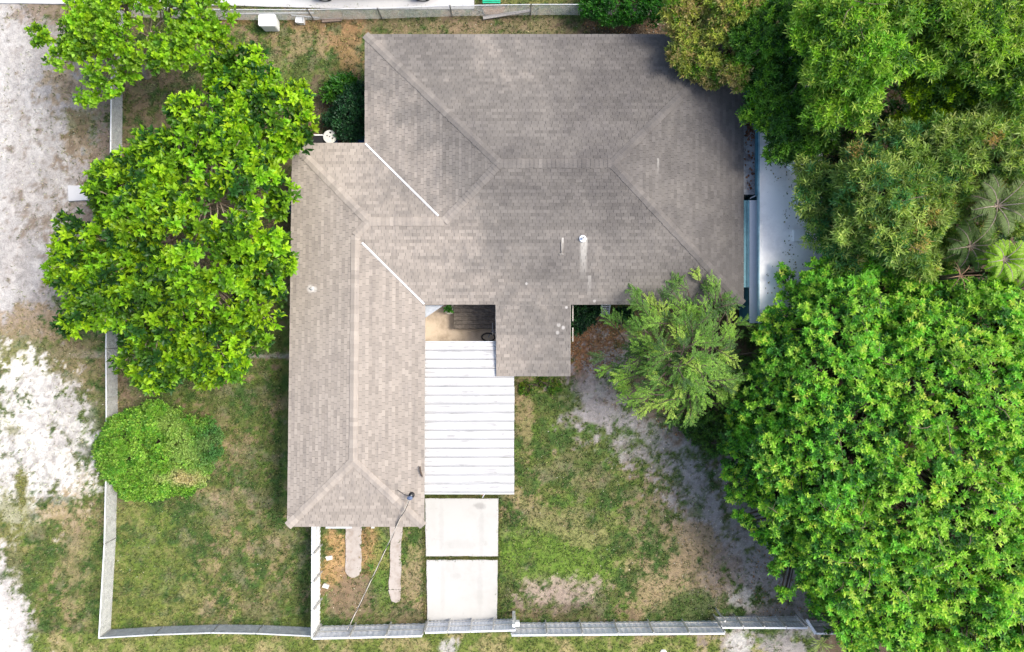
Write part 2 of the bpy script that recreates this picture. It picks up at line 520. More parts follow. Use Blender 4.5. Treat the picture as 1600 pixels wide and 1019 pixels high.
def ground_colour(x, y):
    """albedo and grass cover at world x, y (arrays)"""
    X = x / (K * H) + 800; Y = 509.5 - y / (K * H)
    n1 = fbm(x, y, 0.55, 5, 1); n2 = fbm(x, y, 1.7, 5, 5); n3 = fbm(x, y, 5.0, 4, 9, 0.75); nb = fbm(x, y, 0.2, 3, 14)
    col = np.empty(X.shape + (3,)); cov = np.ones(X.shape)
    def put(m, c, cv=None):
        nonlocal col, cov
        m = np.clip(m, 0, 1)
        col = col * (1 - m[..., None]) + np.asarray(c) * m[..., None]
        if cv is not None:
            cov = cov * (1 - m) + cv * m
    def zone(d, c, cv, soft=0.35, ng=0.9, amt=1.0, nz=None):
        nz_ = n2 * 0.55 + n3 * 0.45 if nz is None else nz
        put(sstep(d + (nz_ - 0.5) * 4.6 * ng, -soft * .8, soft * .8) * amt, c, cv)
    col[:] = GREEN
    put(sstep(n2, 0.42, 0.62) * 0.7, GREEN2)
    # dryness
    dry = np.full(X.shape, -0.085)
    dry += 0.11 * sstep(blob(X, Y, 330, 880, 210, 130), 0, .6) + 0.02 * sstep(blob(X, Y, 850, 700, 230, 200), 0, .6)
    dry += 0.10 * sstep(blob(X, Y, 800, 45, 320, 45), 0, .4) + 0.10 * sstep(blob(X, Y, 540, 70, 70, 60), 0, .5)
    dry -= 0.30 * sstep(blob(X, Y, 860, 868, 130, 50), 0, .4) + .1 * sstep(blob(X, Y, 870, 700, 90, 70), 0, .5) + 0.10 * sstep(blob(X, Y, 350, 110, 170, 90), 0, .4)
    dry -= 0.05 * sstep(blob(X, Y, 400, 650, 80, 160), 0, .4)
    dd = (n1 - 0.5) * 1.0 + (n2 - 0.5) * 1.2 + (n3 - 0.5) * 1.1 + dry
    put(sstep(dd, -0.10, 0.16) * 0.62, OLIVE * 1.15, 0.9)
    put(sstep(dd, 0.06, 0.24) * 0.85, TAN * .92, 0.6)
    put(sstep(n3 * 0.7 + n1 * 0.3, 0.56, 0.64) * 0.6, BROWN * .9, 0.5)
    put(sstep(fbm(x, y, 1.1, 5, 61), 0.56, 0.66) * 0.45, np.array((.25, .205, .145)), 0.45)
    put(sstep(fbm(x, y, 2.4, 4, 81), .42, .58) * .42, OLIVE * .95, .9)
    # verge outside the fences, brighter
    verge = sstep(Y, 986, 992)
    put(verge * 0.55, np.array((0.19, 0.24, 0.05)), 0.9)
    put(verge * sstep(n2, 0.46, 0.62) * 0.6, TAN * 1.05, 0.5)
    zone(blob(X, Y, 1155, 1005, 20, 26), SAND * .7, .1, ng=.8); zone(blob(X, Y, 1215, 1005, 26, 26), MAUVE * 1.1, .1, ng=.8)
    zone(blob(X, Y, 700, 1012, 14, 14), SAND * .6, .2, ng=.8)
    # north strip behind the house
    zone(blob(X, Y, 800, 42, 300, 26), BROWN * 1.2, .45, ng=1.0, amt=.6)
    zone(blob(X, Y, 490, 34, 60, 16), ORANGE * .6, .4, ng=.9, amt=.6); zone(blob(X, Y, 545, 85, 24, 36), ORANGE * .65, .3, ng=.9, amt=.7)
    zone(blob(X, Y, 470, 70, 26, 22), TAN * .8, .4, ng=.9, amt=.7); zone(blob(X, Y, 370, 32, 24, 7), ORANGE * .8, .3, ng=.6, amt=.7)
    zone(blob(X, Y, 1000, 40, 110, 40), DARK * 1.2, .1, ng=.6, amt=.9)
    # sandy lane on the left
    edge = np.interp(Y, [-200, 0, 40, 120, 200, 260, 330, 420, 480, 540], [40, 55, 75, 120, 135, 150, 165, 110, 70, 20])
    d = (edge - X) / 40.0 * sstep(-Y, -560, -480)
    d = np.where(Y < 560, np.minimum(d, 2.5), -2)
    zone(d, np.array((.405, .395, .385)), .02, .6, .28)
    zone(d - .2, GREYS * .95, .05, .3, 1.0, .55, nz=n1 * .6 + n3 * .4)
    zone(np.where(Y < 560, (edge + 40 - X) / 45.0, -2), MAUVE * .95, .15, .5, 1.3, .75)
    zone(d - 0.9, np.array((.50, .49, .475)), 0, .7, .4, .7)
    zone(blob(X, Y, 60, 290, 50, 60), GREYS * 1.05, 0, ng=.45, amt=.7)
    zone(blob(X, Y, 30, 410, 50, 50), GREYS * 1.15, 0, ng=.6, amt=.6)
    zone(blob(X, Y, 100, 110, 55, 80), GREYS * .95, .05, ng=.8, amt=.7); zone(blob(X, Y, 90, 20, 60, 20), BROWN * 1.2, .3, ng=.9, amt=.7)
    zone(pline(X, Y, [(62, 60, 9), (80, 180, 14), (78, 280, 20), (50, 380, 16), (30, 470, 12)], 14), GREYS * .95, .05, .5, .7, .7)
    zone(pline(X, Y, [(22, 80, 8), (34, 200, 12), (26, 330, 14), (0, 440, 12)], 12), GREYS * 1.15, .02, .5, .7, .5)
    zone(blob(X, Y, 105, 135, 36, 22), TAN * .95, .3, ng=1.2, amt=.7); zone(blob(X, Y, 130, 225, 26, 32), TAN * .9, .3, ng=1.2, amt=.7)
    zone(blob(X, Y, 125, 190, 30, 20), OLIVE, .5, ng=1.0, amt=.7); zone(blob(X, Y, 165, 215, 22, 26), MAUVE, .1, ng=1.0, amt=.7)
    zone(blob(X, Y, 60, 560, 60, 70), OLIVE * 1.1, .7, ng=.7, amt=.6); zone(blob(X, Y, 120, 560, 50, 60), TAN * .7, .5, ng=.9, amt=.6)
    zone(blob(X, Y, 20, 560, 30, 60), OLIVE * 1.4, .7, ng=.9, amt=.6)
    zone(blob(X, Y, 50, 505, 60, 26), BROWN * 1.7, .2, ng=.9, amt=.7)
    # white sand below
    for (a, b_, r1, r2) in ((30, 660, 62, 90), (70, 720, 64, 70), (105, 655, 34, 36), (50, 600, 36, 30), (48, 565, 9, 22), (15, 740, 50, 70), (105, 750, 30, 36), (65, 640, 50, 60)):
        zone(blob(X, Y, a, b_, r1, r2), SAND * .96, 0, .25, 1.0, .9)
    spk = sstep(n3, 0.54, 0.64) * sstep(blob(X, Y, 60, 690, 100, 130), 0, .3)
    put(spk * 0.7, GREYS * 0.85, .05)
    put(sstep(fbm(x, y, 1.3, 5, 71), .5, .6) * sstep(blob(X, Y, 60, 690, 110, 140), 0, .3) * .45, GREYS * 1.15, .1)
    zone(blob(X, Y, 105, 640, 30, 30), GREYS * 1.1, .05, ng=1.6, amt=.6)
    zone(blob(X, Y, 33, 760, 10, 30), OLIVE * 1.1, .7, ng=.8); zone(blob(X, Y, 22, 672, 14, 8), OLIVE, .6, ng=.7, amt=.7)
    zone(blob(X, Y, 90, 795, 30, 20), TAN * 1.05, .3, ng=1.0, amt=.8); zone(blob(X, Y, 18, 810, 30, 40), OLIVE * 1.3, .6, ng=1.1, amt=.7)
    zone(blob(X, Y, 118, 860, 20, 90), TAN * .9, .4, ng=1.4, amt=.5)
    zone(pline(X, Y, [(-30, 870, 30), (0, 930, 26), (30, 1000, 26), (50, 1080, 26)], 26), GREYS * 1.35, .05, .5, 1.0)
    zone(pline(X, Y, [(-90, 900, 80), (-30, 1010, 60), (0, 1100, 70)], 60), SAND * .86, 0, .2, .5)
    zone(blob(X, Y, 185, 590, 20, 30), BROWN * 1.3, .3, ng=.9, amt=.8)
    # strip garden by the white fence
    zone(blob(X, Y, 525, 880, 22, 48), ORANGE, .35, ng=.9, amt=.75); zone(blob(X, Y, 578, 860, 18, 34), ORANGE * .95, .35, ng=.9, amt=.7)
    zone(blob(X, Y, 550, 935, 40, 32), BROWN * 1.15, .15, ng=.7, amt=.85); zone(blob(X, Y, 640, 965, 60, 22), BROWN, .4, ng=1.0, amt=.6)
    zone(blob(X, Y, 650, 900, 14, 40), TAN, .5, ng=1.2, amt=.6)
    # bare soil across the right yard
    band = pline(X, Y, [(915, 560, 34), (935, 625, 46), (985, 665, 44), (1060, 690, 44), (1085, 760, 40), (1115, 830, 52), (1165, 880, 60), (1215, 930, 60), (1280, 1000, 60)], 40)
    zone(band + .1 * (n1 - .5), MAUVE * .76, .12, .22, 1.35, .85)
    zone(blob(X, Y, 1120, 850, 110, 110), BROWN * 1.35, .3, .2, 1.5, .6)
    zone(band - .1, GREEN * 1.5, .6, .15, 1.9, .45, nz=n3 * .6 + (1 - n2) * .4)
    zone(band - .55, np.array((.30, .285, .28)), 0, .25, 1.5, .8)
    zone(blob(X, Y, 1200, 860, 90, 130), np.array((.30, .28, .265)), .08, .3, 1.3, .7)
    zone(blob(X, Y, 960, 650, 36, 28), np.array((.31, .285, .285)), 0, .3, 1.0, .7); zone(blob(X, Y, 1158, 935, 26, 16), SAND * .62, 0, .3, .8)
    zone(blob(X, Y, 1110, 905, 40, 60), BROWN * 1.1, .2, ng=1.3, amt=.6)
    zone(blob(X, Y, 865, 866, 100, 46), np.array((.135, .225, .035)), 1, ng=.8, amt=.75)
    zone(blob(X, Y, 600, 890, 16, 60), np.array((.11, .19, .035)), 1, ng=.8, amt=.6)
    zone(blob(X, Y, 225, 900, 60, 90), np.array((.15, .20, .04)), .9, ng=1.2, amt=.55)
    zone(blob(X, Y, 1030, 915, 46, 40), TAN * .9, .2, ng=1.2, amt=.7); zone(blob(X, Y, 1075, 850, 40, 30), TAN * .8, .3, ng=.9, amt=.7)
    zone(blob(X, Y, 875, 930, 62, 22), np.array((.34, .27, .23)), .1, ng=.9, amt=.85); zone(blob(X, Y, 880, 955, 60, 16), DARK, .2, ng=1.3, amt=.55)
    zone(pline(X, Y, [(795, 770, 12), (850, 815, 20), (930, 840, 20)], 16), TAN * .9, .4, ng=1.1, amt=.45)
    zone(blob(X, Y, 818, 645, 12, 60), TAN * .8, .3, ng=1.2, amt=.6)
    zone(blob(X, Y, 1080, 950, 36, 26), GREEN * 1.05, 1, ng=.6, amt=.8)
    # leaf litter beside the porch and under the feathery tree
    zone(blob(X, Y, 930, 535, 60, 60), np.array((.20, .115, .07)), .0, ng=.6, amt=.95)
    zone(blob(X, Y, 905, 545, 22, 34), np.array((.30, .155, .08)), .0, ng=.7, amt=.8)
    zone(blob(X, Y, 960, 565, 48, 34), np.array((.30, .29, .30)), .0, ng=1.5, amt=.75)
    zone(blob(X, Y, 1100, 590, 120, 80), BROWN * .9, .1, ng=.6, amt=.9)
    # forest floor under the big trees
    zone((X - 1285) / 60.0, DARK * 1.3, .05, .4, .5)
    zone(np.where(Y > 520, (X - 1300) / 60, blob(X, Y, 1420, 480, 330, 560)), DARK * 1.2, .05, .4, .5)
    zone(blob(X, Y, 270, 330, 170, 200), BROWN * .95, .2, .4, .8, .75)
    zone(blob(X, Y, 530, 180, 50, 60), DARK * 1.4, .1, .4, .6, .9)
    zone(np.where(X > 745, -(Y - 6) / 14.0, -9.0), OLIVE, .6, .5, .8, .7)
    col = np.clip(col * (0.86 + 0.28 * fbm(x, y, 2.6, 3, 30))[..., None], 0.01, 0.82)
    return col, np.clip(cov, 0, 1)

def axis(lo, hi, st, far):
    a = np.arange(lo, hi, st)
    out = [hi]
    s = st
    while out[-1] < far:
        s *= 1.5; out.append(out[-1] + s)
    neg = [lo]; s = st
    while neg[-1] > -far:
        s *= 1.5; neg.append(neg[-1] - s)
    return np.array(neg[:0:-1] + list(a) + out)
gx = axis(-25.6, 25.6, 0.1, 130); gy = axis(-16.6, 16.6, 0.1, 130)
GX, GY = np.meshgrid(gx, gy)
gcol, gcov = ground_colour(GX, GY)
gz = (fbm(GX, GY, 0.7, 4, 21) - 0.5) * 0.10 + (fbm(GX, GY, 4, 3, 25) - 0.5) * 0.03
# keep the earth below the paving
def flat(px0, py0, px1, py1, mrg=0.35):
    global gz
    a = P(px0, py1); b = P(px1, py0)
    d = np.maximum(np.maximum(a.x - GX, GX - b.x), np.maximum(a.y - GY, GY - b.y))
    m = sstep(d, 0.0, mrg)
    gz = gz * m + (-0.03) * (1 - m)
for r_ in ((663, 470, 800, 975), (536, 810, 568, 905), (604, 810, 632, 945), (1160, 150, 1300, 560), (330, -60, 745, 12), (100, 285, 145, 318)):
    flat(*r_)
nyy, nxx = GX.shape
idx = np.arange(nyy * nxx).reshape(nyy, nxx)
fq = np.stack([idx[:-1, :-1], idx[:-1, 1:], idx[1:, 1:], idx[1:, :-1]], -1).reshape(-1, 4)
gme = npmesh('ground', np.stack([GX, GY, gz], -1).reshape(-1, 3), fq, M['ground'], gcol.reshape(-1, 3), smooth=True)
g = link('ground', gme); tag(g, kind='structure')

def in_rects(x, y, rects):
    m = np.zeros(x.shape, bool)
    for (a, b, c, d) in rects:
        p = P(a, d); q = P(c, b)
        m |= (x > p.x) & (x < q.x) & (y > p.y) & (y < q.y)
    return m
PAVED = [(667, 776, 778, 868), (668, 876, 776, 968), (541, 815, 563, 900), (608, 815, 626, 938), (664, 470, 800, 773), (440, 240, 660, 800), (575, 70, 1150, 470),
         (1160, 170, 1420, 520), (340, -80, 740, 9), (107, 291, 140, 312)]

def grass(n, name, smin, smax, lab, seed, zbase=0.0):
    r = np.random.default_rng(seed)
    x = r.uniform(-25.2, 25.2, n); y = r.uniform(-16.3, 16.3, n)
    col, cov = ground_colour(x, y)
    keep = (r.random(n) < cov * 1.1) & ~in_rects(x, y, PAVED)
    x, y, col, cov = x[keep], y[keep], col[keep], cov[keep]
    n = len(x); nb = 4
    z = (fbm(x, y, 0.7, 4, 21) - 0.5) * 0.10
    X = np.repeat(x, nb); Y = np.repeat(y, nb); Z = np.repeat(z, nb) - 0.012
    cc = np.repeat(col, nb, 0); m = len(X)
    a = r.uniform(0, 2 * np.pi, m); Ls = r.uniform(smin, smax, m); wd = Ls * r.uniform(0.14, 0.24, m)
    lean = r.uniform(0.5, 1.35, m)
    dx, dy = np.cos(a), np.sin(a)
    ox = r.normal(0, 0.02, m); oy = r.normal(0, 0.02, m)
    v = np.empty((m, 3, 3))
    v[:, 0] = np.stack([X + ox - dy * wd, Y + oy + dx * wd, Z], -1)
    v[:, 1] = np.stack([X + ox + dy * wd, Y + oy - dx * wd, Z], -1)
    v[:, 2] = np.stack([X + ox + dx * Ls * np.sin(lean), Y + oy + dy * Ls * np.sin(lean), Z + Ls * np.cos(lean) + 0.02], -1)
    gb = r.random(m)[:, None]
    grn = np.where(gb < 0.5, GREEN * 1.15, GREEN2 * 1.05)
    grn = np.where(gb > 0.86, TAN * 1.05, grn)
    c = cc * 0.62 + grn * 0.38
    c = c * r.choice((.6, .85, 1.1, 1.5, 2.0), m, p=(.2, .28, .27, .17, .08))[:, None]
    vc = np.repeat(c[:, None, :], 3, 1)
    o = link(name, npmesh(name, v.reshape(-1, 3), np.arange(m * 3).reshape(-1, 3), M['grass'], vc.reshape(-1, 3)))
    return tag(o, lab, 'grass', kind='stuff')
grass(150000, 'grass', 0.06, 0.15, 'short patchy lawn grass, green and dried tan, growing all round the house', 11)

def litter(n, regs, name, lab, cols, seed, s0=0.02, s1=0.06, cat='leaf litter', zfix=None):
    r = np.random.default_rng(seed)
    vs_, cs = [], []
    for (px, py, rx, ry, wgt) in regs:
        k = int(n * wgt)
        t = r.uniform(0, 2 * np.pi, k); q = np.sqrt(r.random(k))
        px_ = px + rx * q * np.cos(t); py_ = py + ry * q * np.sin(t)
        x = (px_ - 800) * K * H; y = (509.5 - py_) * K * H
        z = (fbm(x, y, 0.7, 4, 21) - 0.5) * 0.10 + 0.025
        if zfix is not None:
            x, y = x * (H - zfix) / H, y * (H - zfix) / H; z = np.full(k, zfix + .012)
        a = r.uniform(0, 2 * np.pi, k); L = r.uniform(s0, s1, k); wv = L * r.uniform(.4, .8, k)
        tx, ty = r.normal(0, .3, k), r.normal(0, .3, k)
        dx, dy = np.cos(a), np.sin(a)
        qv = np.empty((k, 4, 3))
        for j, (u, v) in enumerate(((-1, 0), (0, -1), (1, 0), (0, 1))):
            ox = u * L * dx - v * wv * dy; oy = u * L * dy + v * wv * dx
            qv[:, j] = np.stack([x + ox, y + oy, z + ox * tx + oy * ty + (0.01 if u == 0 else 0)], -1)
        vs_.append(qv)
        c = np.array(cols)[r.integers(0, len(cols), k)] * r.uniform(.7, 1.25, k)[:, None]
        cs.append(np.repeat(c[:, None], 4, 1))
    v = np.concatenate(vs_).reshape(-1, 3); c = np.concatenate(cs).reshape(-1, 3)
    o = link(name, npmesh(name, v, np.arange(len(v)).reshape(-1, 4), M['leaf'], c))
    tag(o, lab, cat, kind='stuff')
litter(4200, [(930, 530, 46, 55, .3), (1100, 620, 90, 70, .25), (1172, 230, 9, 60, .08), (1000, 40, 90, 16, .1), (1230, 900, 60, 90, .1), (270, 400, 160, 200, .12), (520, 190, 40, 30, .05)],
       'leaf_litter', 'brown and orange fallen leaves lying beside the porch and under the trees',
       [(.30, .15, .07), (.22, .12, .07), (.38, .22, .10), (.15, .1, .07), (.36, .33, .30)], 5)
litter(420, [(930, 760, 150, 160, .4), (320, 880, 150, 90, .14), (90, 640, 90, 300, .2), (560, 900, 60, 70, .08), (480, 90, 80, 60, .1), (850, 40, 250, 12, .08)],
       'scraps', 'small pale scraps and dropped leaves dotted over the lawns', [(.75, .72, .66), (.6, .58, .5), (.5, .36, .26)], 6, .015, .04, 'scraps')
litter(2600, [(60, 690, 80, 120, .35), (70, 200, 70, 180, .3), (1120, 850, 70, 120, .2), (965, 600, 40, 60, .15)],
       'pebbles', 'grey pebbles and crumbs scattered over the sandy lane and bare soil', [(.3, .29, .29), (.45, .44, .43), (.22, .2, .2), (.6, .58, .56)], 8, .012, .035, 'gravel')

# ------------------------------------------------------------------ paving (structure)
def poly(pxs, z0, z1, zp=None):
    return [tuple(P(a, b, z1 if zp is None else zp)[:2]) for a, b in pxs]
drive = empty('driveway', P(722, 870), kind='structure')
def wob(pts, amp=1.2, n=9, seed=1):
    r = random.Random(seed); out = []
    for i in range(len(pts)):
        a = pts[i]; b = pts[(i + 1) % len(pts)]
        for k in range(n):
            t = k / n
            j = amp if k else amp * 0.3
            out.append((a[0] + (b[0] - a[0]) * t + r.uniform(-j, j) * .5, a[1] + (b[1] - a[1]) * t + r.uniform(-j, j) * .5))
    return out
def slab(name, pts, z1, mat, parent=None, amp=1.0, z0=-0.12, seed=1, kind=None):
    o = MB().prism(poly(wob(pts, amp, 9, seed), z0, z1), z0, z1).build(name, mat, parent)
    if kind: o['kind'] = kind
    return o
slab('slab', [(664, 779), (779, 779), (778, 869), (665.5, 869)], 0.05, M['drive'], drive, 1.0, seed=2)
slab('slab', [(666.5, 875), (777.5, 875), (776.5, 969.5), (667.5, 969.5)], 0.05, M['drive'], drive, 1.0, seed=3)
slab('slab', [(664, 690), (780, 690), (779.5, 772.5), (664, 772.5)], 0.05, M['drive'], drive, .4, seed=4)
slab('slab', [(664, 600), (780, 600), (780, 685), (664, 685)], 0.05, M['drive'], drive, .4, seed=5)
p = slab('patio', [(650, 470), (800, 470), (800, 596), (650, 596)], 0.06, M['patio'], amp=.3); p['kind'] = 'structure'
path = empty('path', P(580, 870), kind='structure')
slab('paving_strip', [(540, 812), (564.5, 812), (564.5, 890), (560, 900), (553, 903), (545, 901), (539.5, 893)], 0.035, M['strip'], path, 1.6, seed=6)
slab('paving_strip', [(610, 812), (628, 812), (626.5, 921), (608, 921)], 0.03, M['strip'], path, 2.6, seed=7)
slab('paving_strip', [(606.5, 922), (626.5, 922), (625, 939), (619, 942), (612, 940)], 0.03, M['strip'], path, 1.5, seed=8)
fs = slab('pavement', [(-60, -120), (741, -120), (741, 14), (560, 14), (350, 8.5), (100, 6), (-60, 4)], 0.07, M['slab_far'], amp=.8, z0=-.1); fs['kind'] = 'structure'
lr = empty('low_flat_roof', P(1170, 240), 'stained low flat roof with red-brown leaf litter squeezed between the two houses', 'canopy')
_a, _b = P(1152, 304, 2.42), P(1181.5, 150, 2.42)
MB().box(_a.x, _a.y, 2.34, _b.x, _b.y, 2.42).build('roof_slab', M['gap_floor'], lr)
for _y in (_a.y + .1, _b.y - .1):
    MB().box(_b.x - .3, _y - .04, 0, _b.x - .22, _y + .04, 2.335).build('post', M['white'], lr)
dp = slab('side_yard', [(1187, 500), (1300, 500), (1300, 566), (1188, 566)], 0.05, M['asphalt_patch'], amp=.3); dp['kind'] = 'structure'
ps = slab('concrete_pad', [(106, 290), (142, 290), (142, 312), (107, 314)], 0.14, M['slab_far'], amp=.6)
tag(ps, 'pale square concrete pad at the edge of the lane, half under the big leafy tree', 'concrete pad'); origin_to(ps, P(124, 301))
sp = NB('x')
# rotted straw between the driveway slabs is just lawn grass: an extra dense row
def grass_row(px0, px1, py0, py1, n, seed):
    r = np.random.default_rng(seed); m = n
    X = r.uniform(P(px0, 0).x, P(px1, 0).x, m); Y = r.uniform(P(0, py1).y, P(0, py0).y, m)
    a = r.uniform(0, 2 * np.pi, m); L = r.uniform(.05, .11, m); wd = L * .2
    dx, dy = np.cos(a), np.sin(a); v = np.empty((m, 3, 3))
    v[:, 0] = np.stack([X - dy * wd, Y + dx * wd, X * 0], -1); v[:, 1] = np.stack([X + dy * wd, Y - dx * wd, X * 0], -1)
    v[:, 2] = np.stack([X + dx * L * .3, Y + dy * L * .3, L * .8], -1)
    c = np.where(r.random(m)[:, None] < .5, (.17, .19, .055), (.25, .24, .10)) * r.uniform(.8, 1.3, m)[:, None]
    return v, np.repeat(c[:, None], 3, 1)
va, ca = zip(*[grass_row(*q) for q in ((665, 779, 772.5, 779, 1500, 1), (666, 778, 869, 875, 1500, 2), (778, 782, 779, 968, 900, 3), (661, 665, 779, 968, 900, 4))])
v = np.concatenate(va).reshape(-1, 3); c = np.concatenate(ca).reshape(-1, 3)
o = link('slab_joint_grass', npmesh('slab_joint_grass', v, np.arange(len(v)).reshape(-1, 3), M['grass'], c))
tag(o, 'olive grass growing in the joints and along the edges of the white driveway slabs', 'grass', kind='stuff')
bpy.data.materials.remove(sp.m)

# ------------------------------------------------------------------ the house
ZE, SL = 2.78, 0.185
def E(px, py):
    q = P(px, py, ZE); return np.array((q.x, q.y))
NW, NE_, SE_, CN = E(571, 54.5), E(1161, 54.5), E(1161, 475), E(663, 475)
CSE, CSW, CW, V1 = E(661.5, 822), E(449.5, 822), E(457.5, 224.5), E(571, 224.5)
def plane(a, b):
    """plane rising to the left of the direction a->b from eave height"""
    d = (b - a) / np.linalg.norm(b - a); n = np.array((-d[1], d[0]))
    return (SL * n[0], SL * n[1], ZE - SL * n @ a)
PN = plane(NE_, NW); PE = plane(SE_, NE_); PS = plane(CN, SE_); PW = plane(NW, V1)
PNc = plane(V1, CW); PWw = plane(CW, CSW); PEw = plane(CSE, CN); PSs = plane(CSW, CSE)
def meet(*pl):
    A = np.array([[p[0], p[1], -1] for p in pl]); B = np.array([-p[2] for p in pl])
    return np.linalg.solve(A, B)
vA, vB, vC, vD, vE, vF = meet(PN, PW, PS), meet(PN, PE, PS), meet(PW, PNc, PS), meet(PNc, PWw, PS), meet(PWw, PS, PEw), meet(PWw, PEw, PSs)
z3 = lambda q: np.array((q[0], q[1], ZE))
FAC = {'n': (PN, NE_, NW, [z3(NE_), z3(NW), vA, vB]), 'e': (PE, SE_, NE_, [z3(SE_), z3(NE_), vB]),
       's': (PS, CN, SE_, [z3(CN), z3(SE_), vB, vA, vC, vD, vE]), 'w': (PW, NW, V1, [z3(NW), z3(V1), vC, vA]),
       'nc': (PNc, V1, CW, [z3(V1), z3(CW), vD, vC]), 'ww': (PWw, CW, CSW, [z3(CW), z3(CSW), vF, vE, vD]),
       'ew': (PEw, CSE, CN, [z3(CSE), z3(CN), vE, vF]), 'ss': (PSs, CSW, CSE, [z3(CSW), z3(CSE), vF])}
# porch roof: carries on below the south slope, flatter
zp = ZE - 0.012
PO = [E(774.5, 475), None, None, E(891.5, 475)]
q1 = P(775.5, 587, ZE - .28); q2 = P(890.5, 587, ZE - .28)
PO[1] = np.array(q1[:2]); PO[2] = np.array(q2[:2])
drop = 0.28
house = empty('house', P(800, 400), 'L-shaped single-storey house with low hipped roof of stained tan and grey shingles', 'house')
roof_m = MB()
for k_, (pl, a, b, vv) in FAC.items():
    base = len(roof_m.v)
    roof_m.v += [(p_[0], p_[1], p_[2] - 0.012) for p_ in vv]
    roof_m.f.append(tuple(range(base, base + len(vv))))
outline = [NW, NE_, SE_, E(891.5, 475), E(774.5, 475), CN, CSE, CSW, CW, V1]
ol = outline[::-1]
base = len(roof_m.v)
roof_m.v += [(p_[0], p_[1], ZE - 0.20) for p_ in ol]
area = sum(ol[i][0] * ol[(i + 1) % 10][1] - ol[(i + 1) % 10][0] * ol[i][1] for i in range(10))
fc = tuple(range(base, base + 10)); roof_m.f.append(fc if area < 0 else fc[::-1])
roof_m.prism([tuple(PO[0]), tuple(PO[1]), tuple(PO[2]), tuple(PO[3])], [ZE - .15, ZE - drop - .15, ZE - drop - .15, ZE - .15], [zp, zp - drop, zp - drop, zp])
roof = roof_m.build('roof', M['felt'], house)
fm = MB()
seg = list(zip(outline, outline[1:] + outline[:1]))
for i, (a, b) in enumerate(seg):
    if i == 3: continue
    d = (b - a) / np.linalg.norm(b - a); n = np.array((-d[1], d[0])) * 0.012
    fm.bar((a[0] + n[0], a[1] + n[1], ZE - .105), (b[0] + n[0], b[1] + n[1], ZE - .105), 0.024, 0.185)
for a, b, za, zb in ((PO[0], PO[1], ZE, ZE - drop), (PO[1], PO[2], ZE - drop, ZE - drop), (PO[2], PO[3], ZE - drop, ZE)):
    fm.bar((a[0], a[1], za - .10), (b[0], b[1], zb - .10), 0.03, 0.17)
fm.build('fascia', M['fascia'], house)

def interval(pu, v):
    us = []
    n = len(pu)
    for i in range(n):
        (u0, v0), (u1, v1) = pu[i], pu[(i + 1) % n]
        if (v0 - v) * (v1 - v) < 0:
            us.append(u0 + (u1 - u0) * (v - v0) / (v1 - v0))
    return (min(us), max(us)) if len(us) >= 2 else None
tabs = []
EXP, TW = 0.143, 0.305
def lay(a, b, zfun, pts, seed):
    """rows of shingle tabs on a plane; a->b is the eave, rows climb to its left"""
    r = random.Random(seed)
    a3 = np.array((a[0], a[1], zfun(a))); b3 = np.array((b[0], b[1], zfun(b)))
    u = (b3 - a3) / np.linalg.norm(b3 - a3)
    far = max(pts, key=lambda p_: np.linalg.norm(np.cross(p_ - a3, u)))
    vv = far - a3; vv = vv - u * (vv @ u); vv /= np.linalg.norm(vv)
    n = np.cross(u, vv)
    if n[2] < 0: n = -n
    pu = [((p_ - a3) @ u, (p_ - a3) @ vv) for p_ in pts]
    vmax = max(q[1] for q in pu)
    row = 0; v0 = -0.03
    while v0 < vmax - 0.03:
        v1 = min(v0 + EXP, vmax - 0.005)
        i0 = interval(pu, max(v0, 0.004)); i1 = interval(pu, v1 if v1 < vmax - .006 else vmax - .01)
        if i0 and i1:
            lo = min(i0[0], i1[0]); hi = max(i0[1], i1[1])
            off = (row % 2) * TW / 2 + (row % 3) * 0.04 + r.uniform(-.01, .01)
            uu = math.floor((lo - off) / TW) * TW + off
            rowr = r.uniform(-.16, .16)
            while uu < hi:
                c0, c1 = uu + .006, uu + TW - .006
                bl, br = max(c0, i0[0]), min(c1, i0[1]); tl, tr = max(c0, i1[0]), min(c1, i1[1])
                if br - bl < .01 and tr - tl < .01:
                    uu += TW; continue
                if br < bl: br = bl = (c0 if abs(c0 - bl) < abs(c1 - bl) else c1) if False else min(max(bl, c0), c1)
                if tr < tl: tr = tl = min(max(tl, c0), c1)
                hgt = r.uniform(.008, .013); dv = r.uniform(-.004, .004)
                L0 = a3 + u * bl + vv * (v0 + dv); L1 = a3 + u * br + vv * (v0 + dv)
                T0 = a3 + u * tl + vv * (v1 + .004); T1 = a3 + u * tr + vv * (v1 + .004)
                up = n * hgt; lw = n * .001
                tabs.append((np.array([L0 + up, L1 + up, T1 + n * .0015, T0 + n * .0015, L0 - lw, L1 - lw, T1 - lw, T0 - lw]), min(1, max(0, r.gauss(.5 + rowr * 1.5, .24)))))
                uu += TW
        v0 = v0 + EXP; row += 1
for i, (k_, (pl, a, b, vv)) in enumerate(FAC.items()):
    lay(a, b, lambda q, pl=pl: pl[0] * q[0] + pl[1] * q[1] + pl[2], vv, 40 + i)
pz = {0: ZE, 1: ZE - drop}
pp = [np.array((PO[1][0], PO[1][1], ZE - drop)), np.array((PO[2][0], PO[2][1], ZE - drop)), np.array((PO[3][0], PO[3][1] - .01, ZE)), np.array((PO[0][0], PO[0][1] - .01, ZE))]
lay(PO[1], PO[2], lambda q: ZE - drop, pp, 60)
TF = np.array([(0, 1, 2, 3), (4, 5, 1, 0), (5, 6, 2, 1), (7, 4, 0, 3)])
camp = np.array((0, 0, H))
tabs.sort(key=lambda t: np.linalg.norm(t[0].mean(0) - camp))
for v8, rn in tabs[:300]:
    link('shingle', npmesh('shingle', v8, TF, M['shingle'], rnd=[rn] * 8), roof)
rest = tabs[300:]
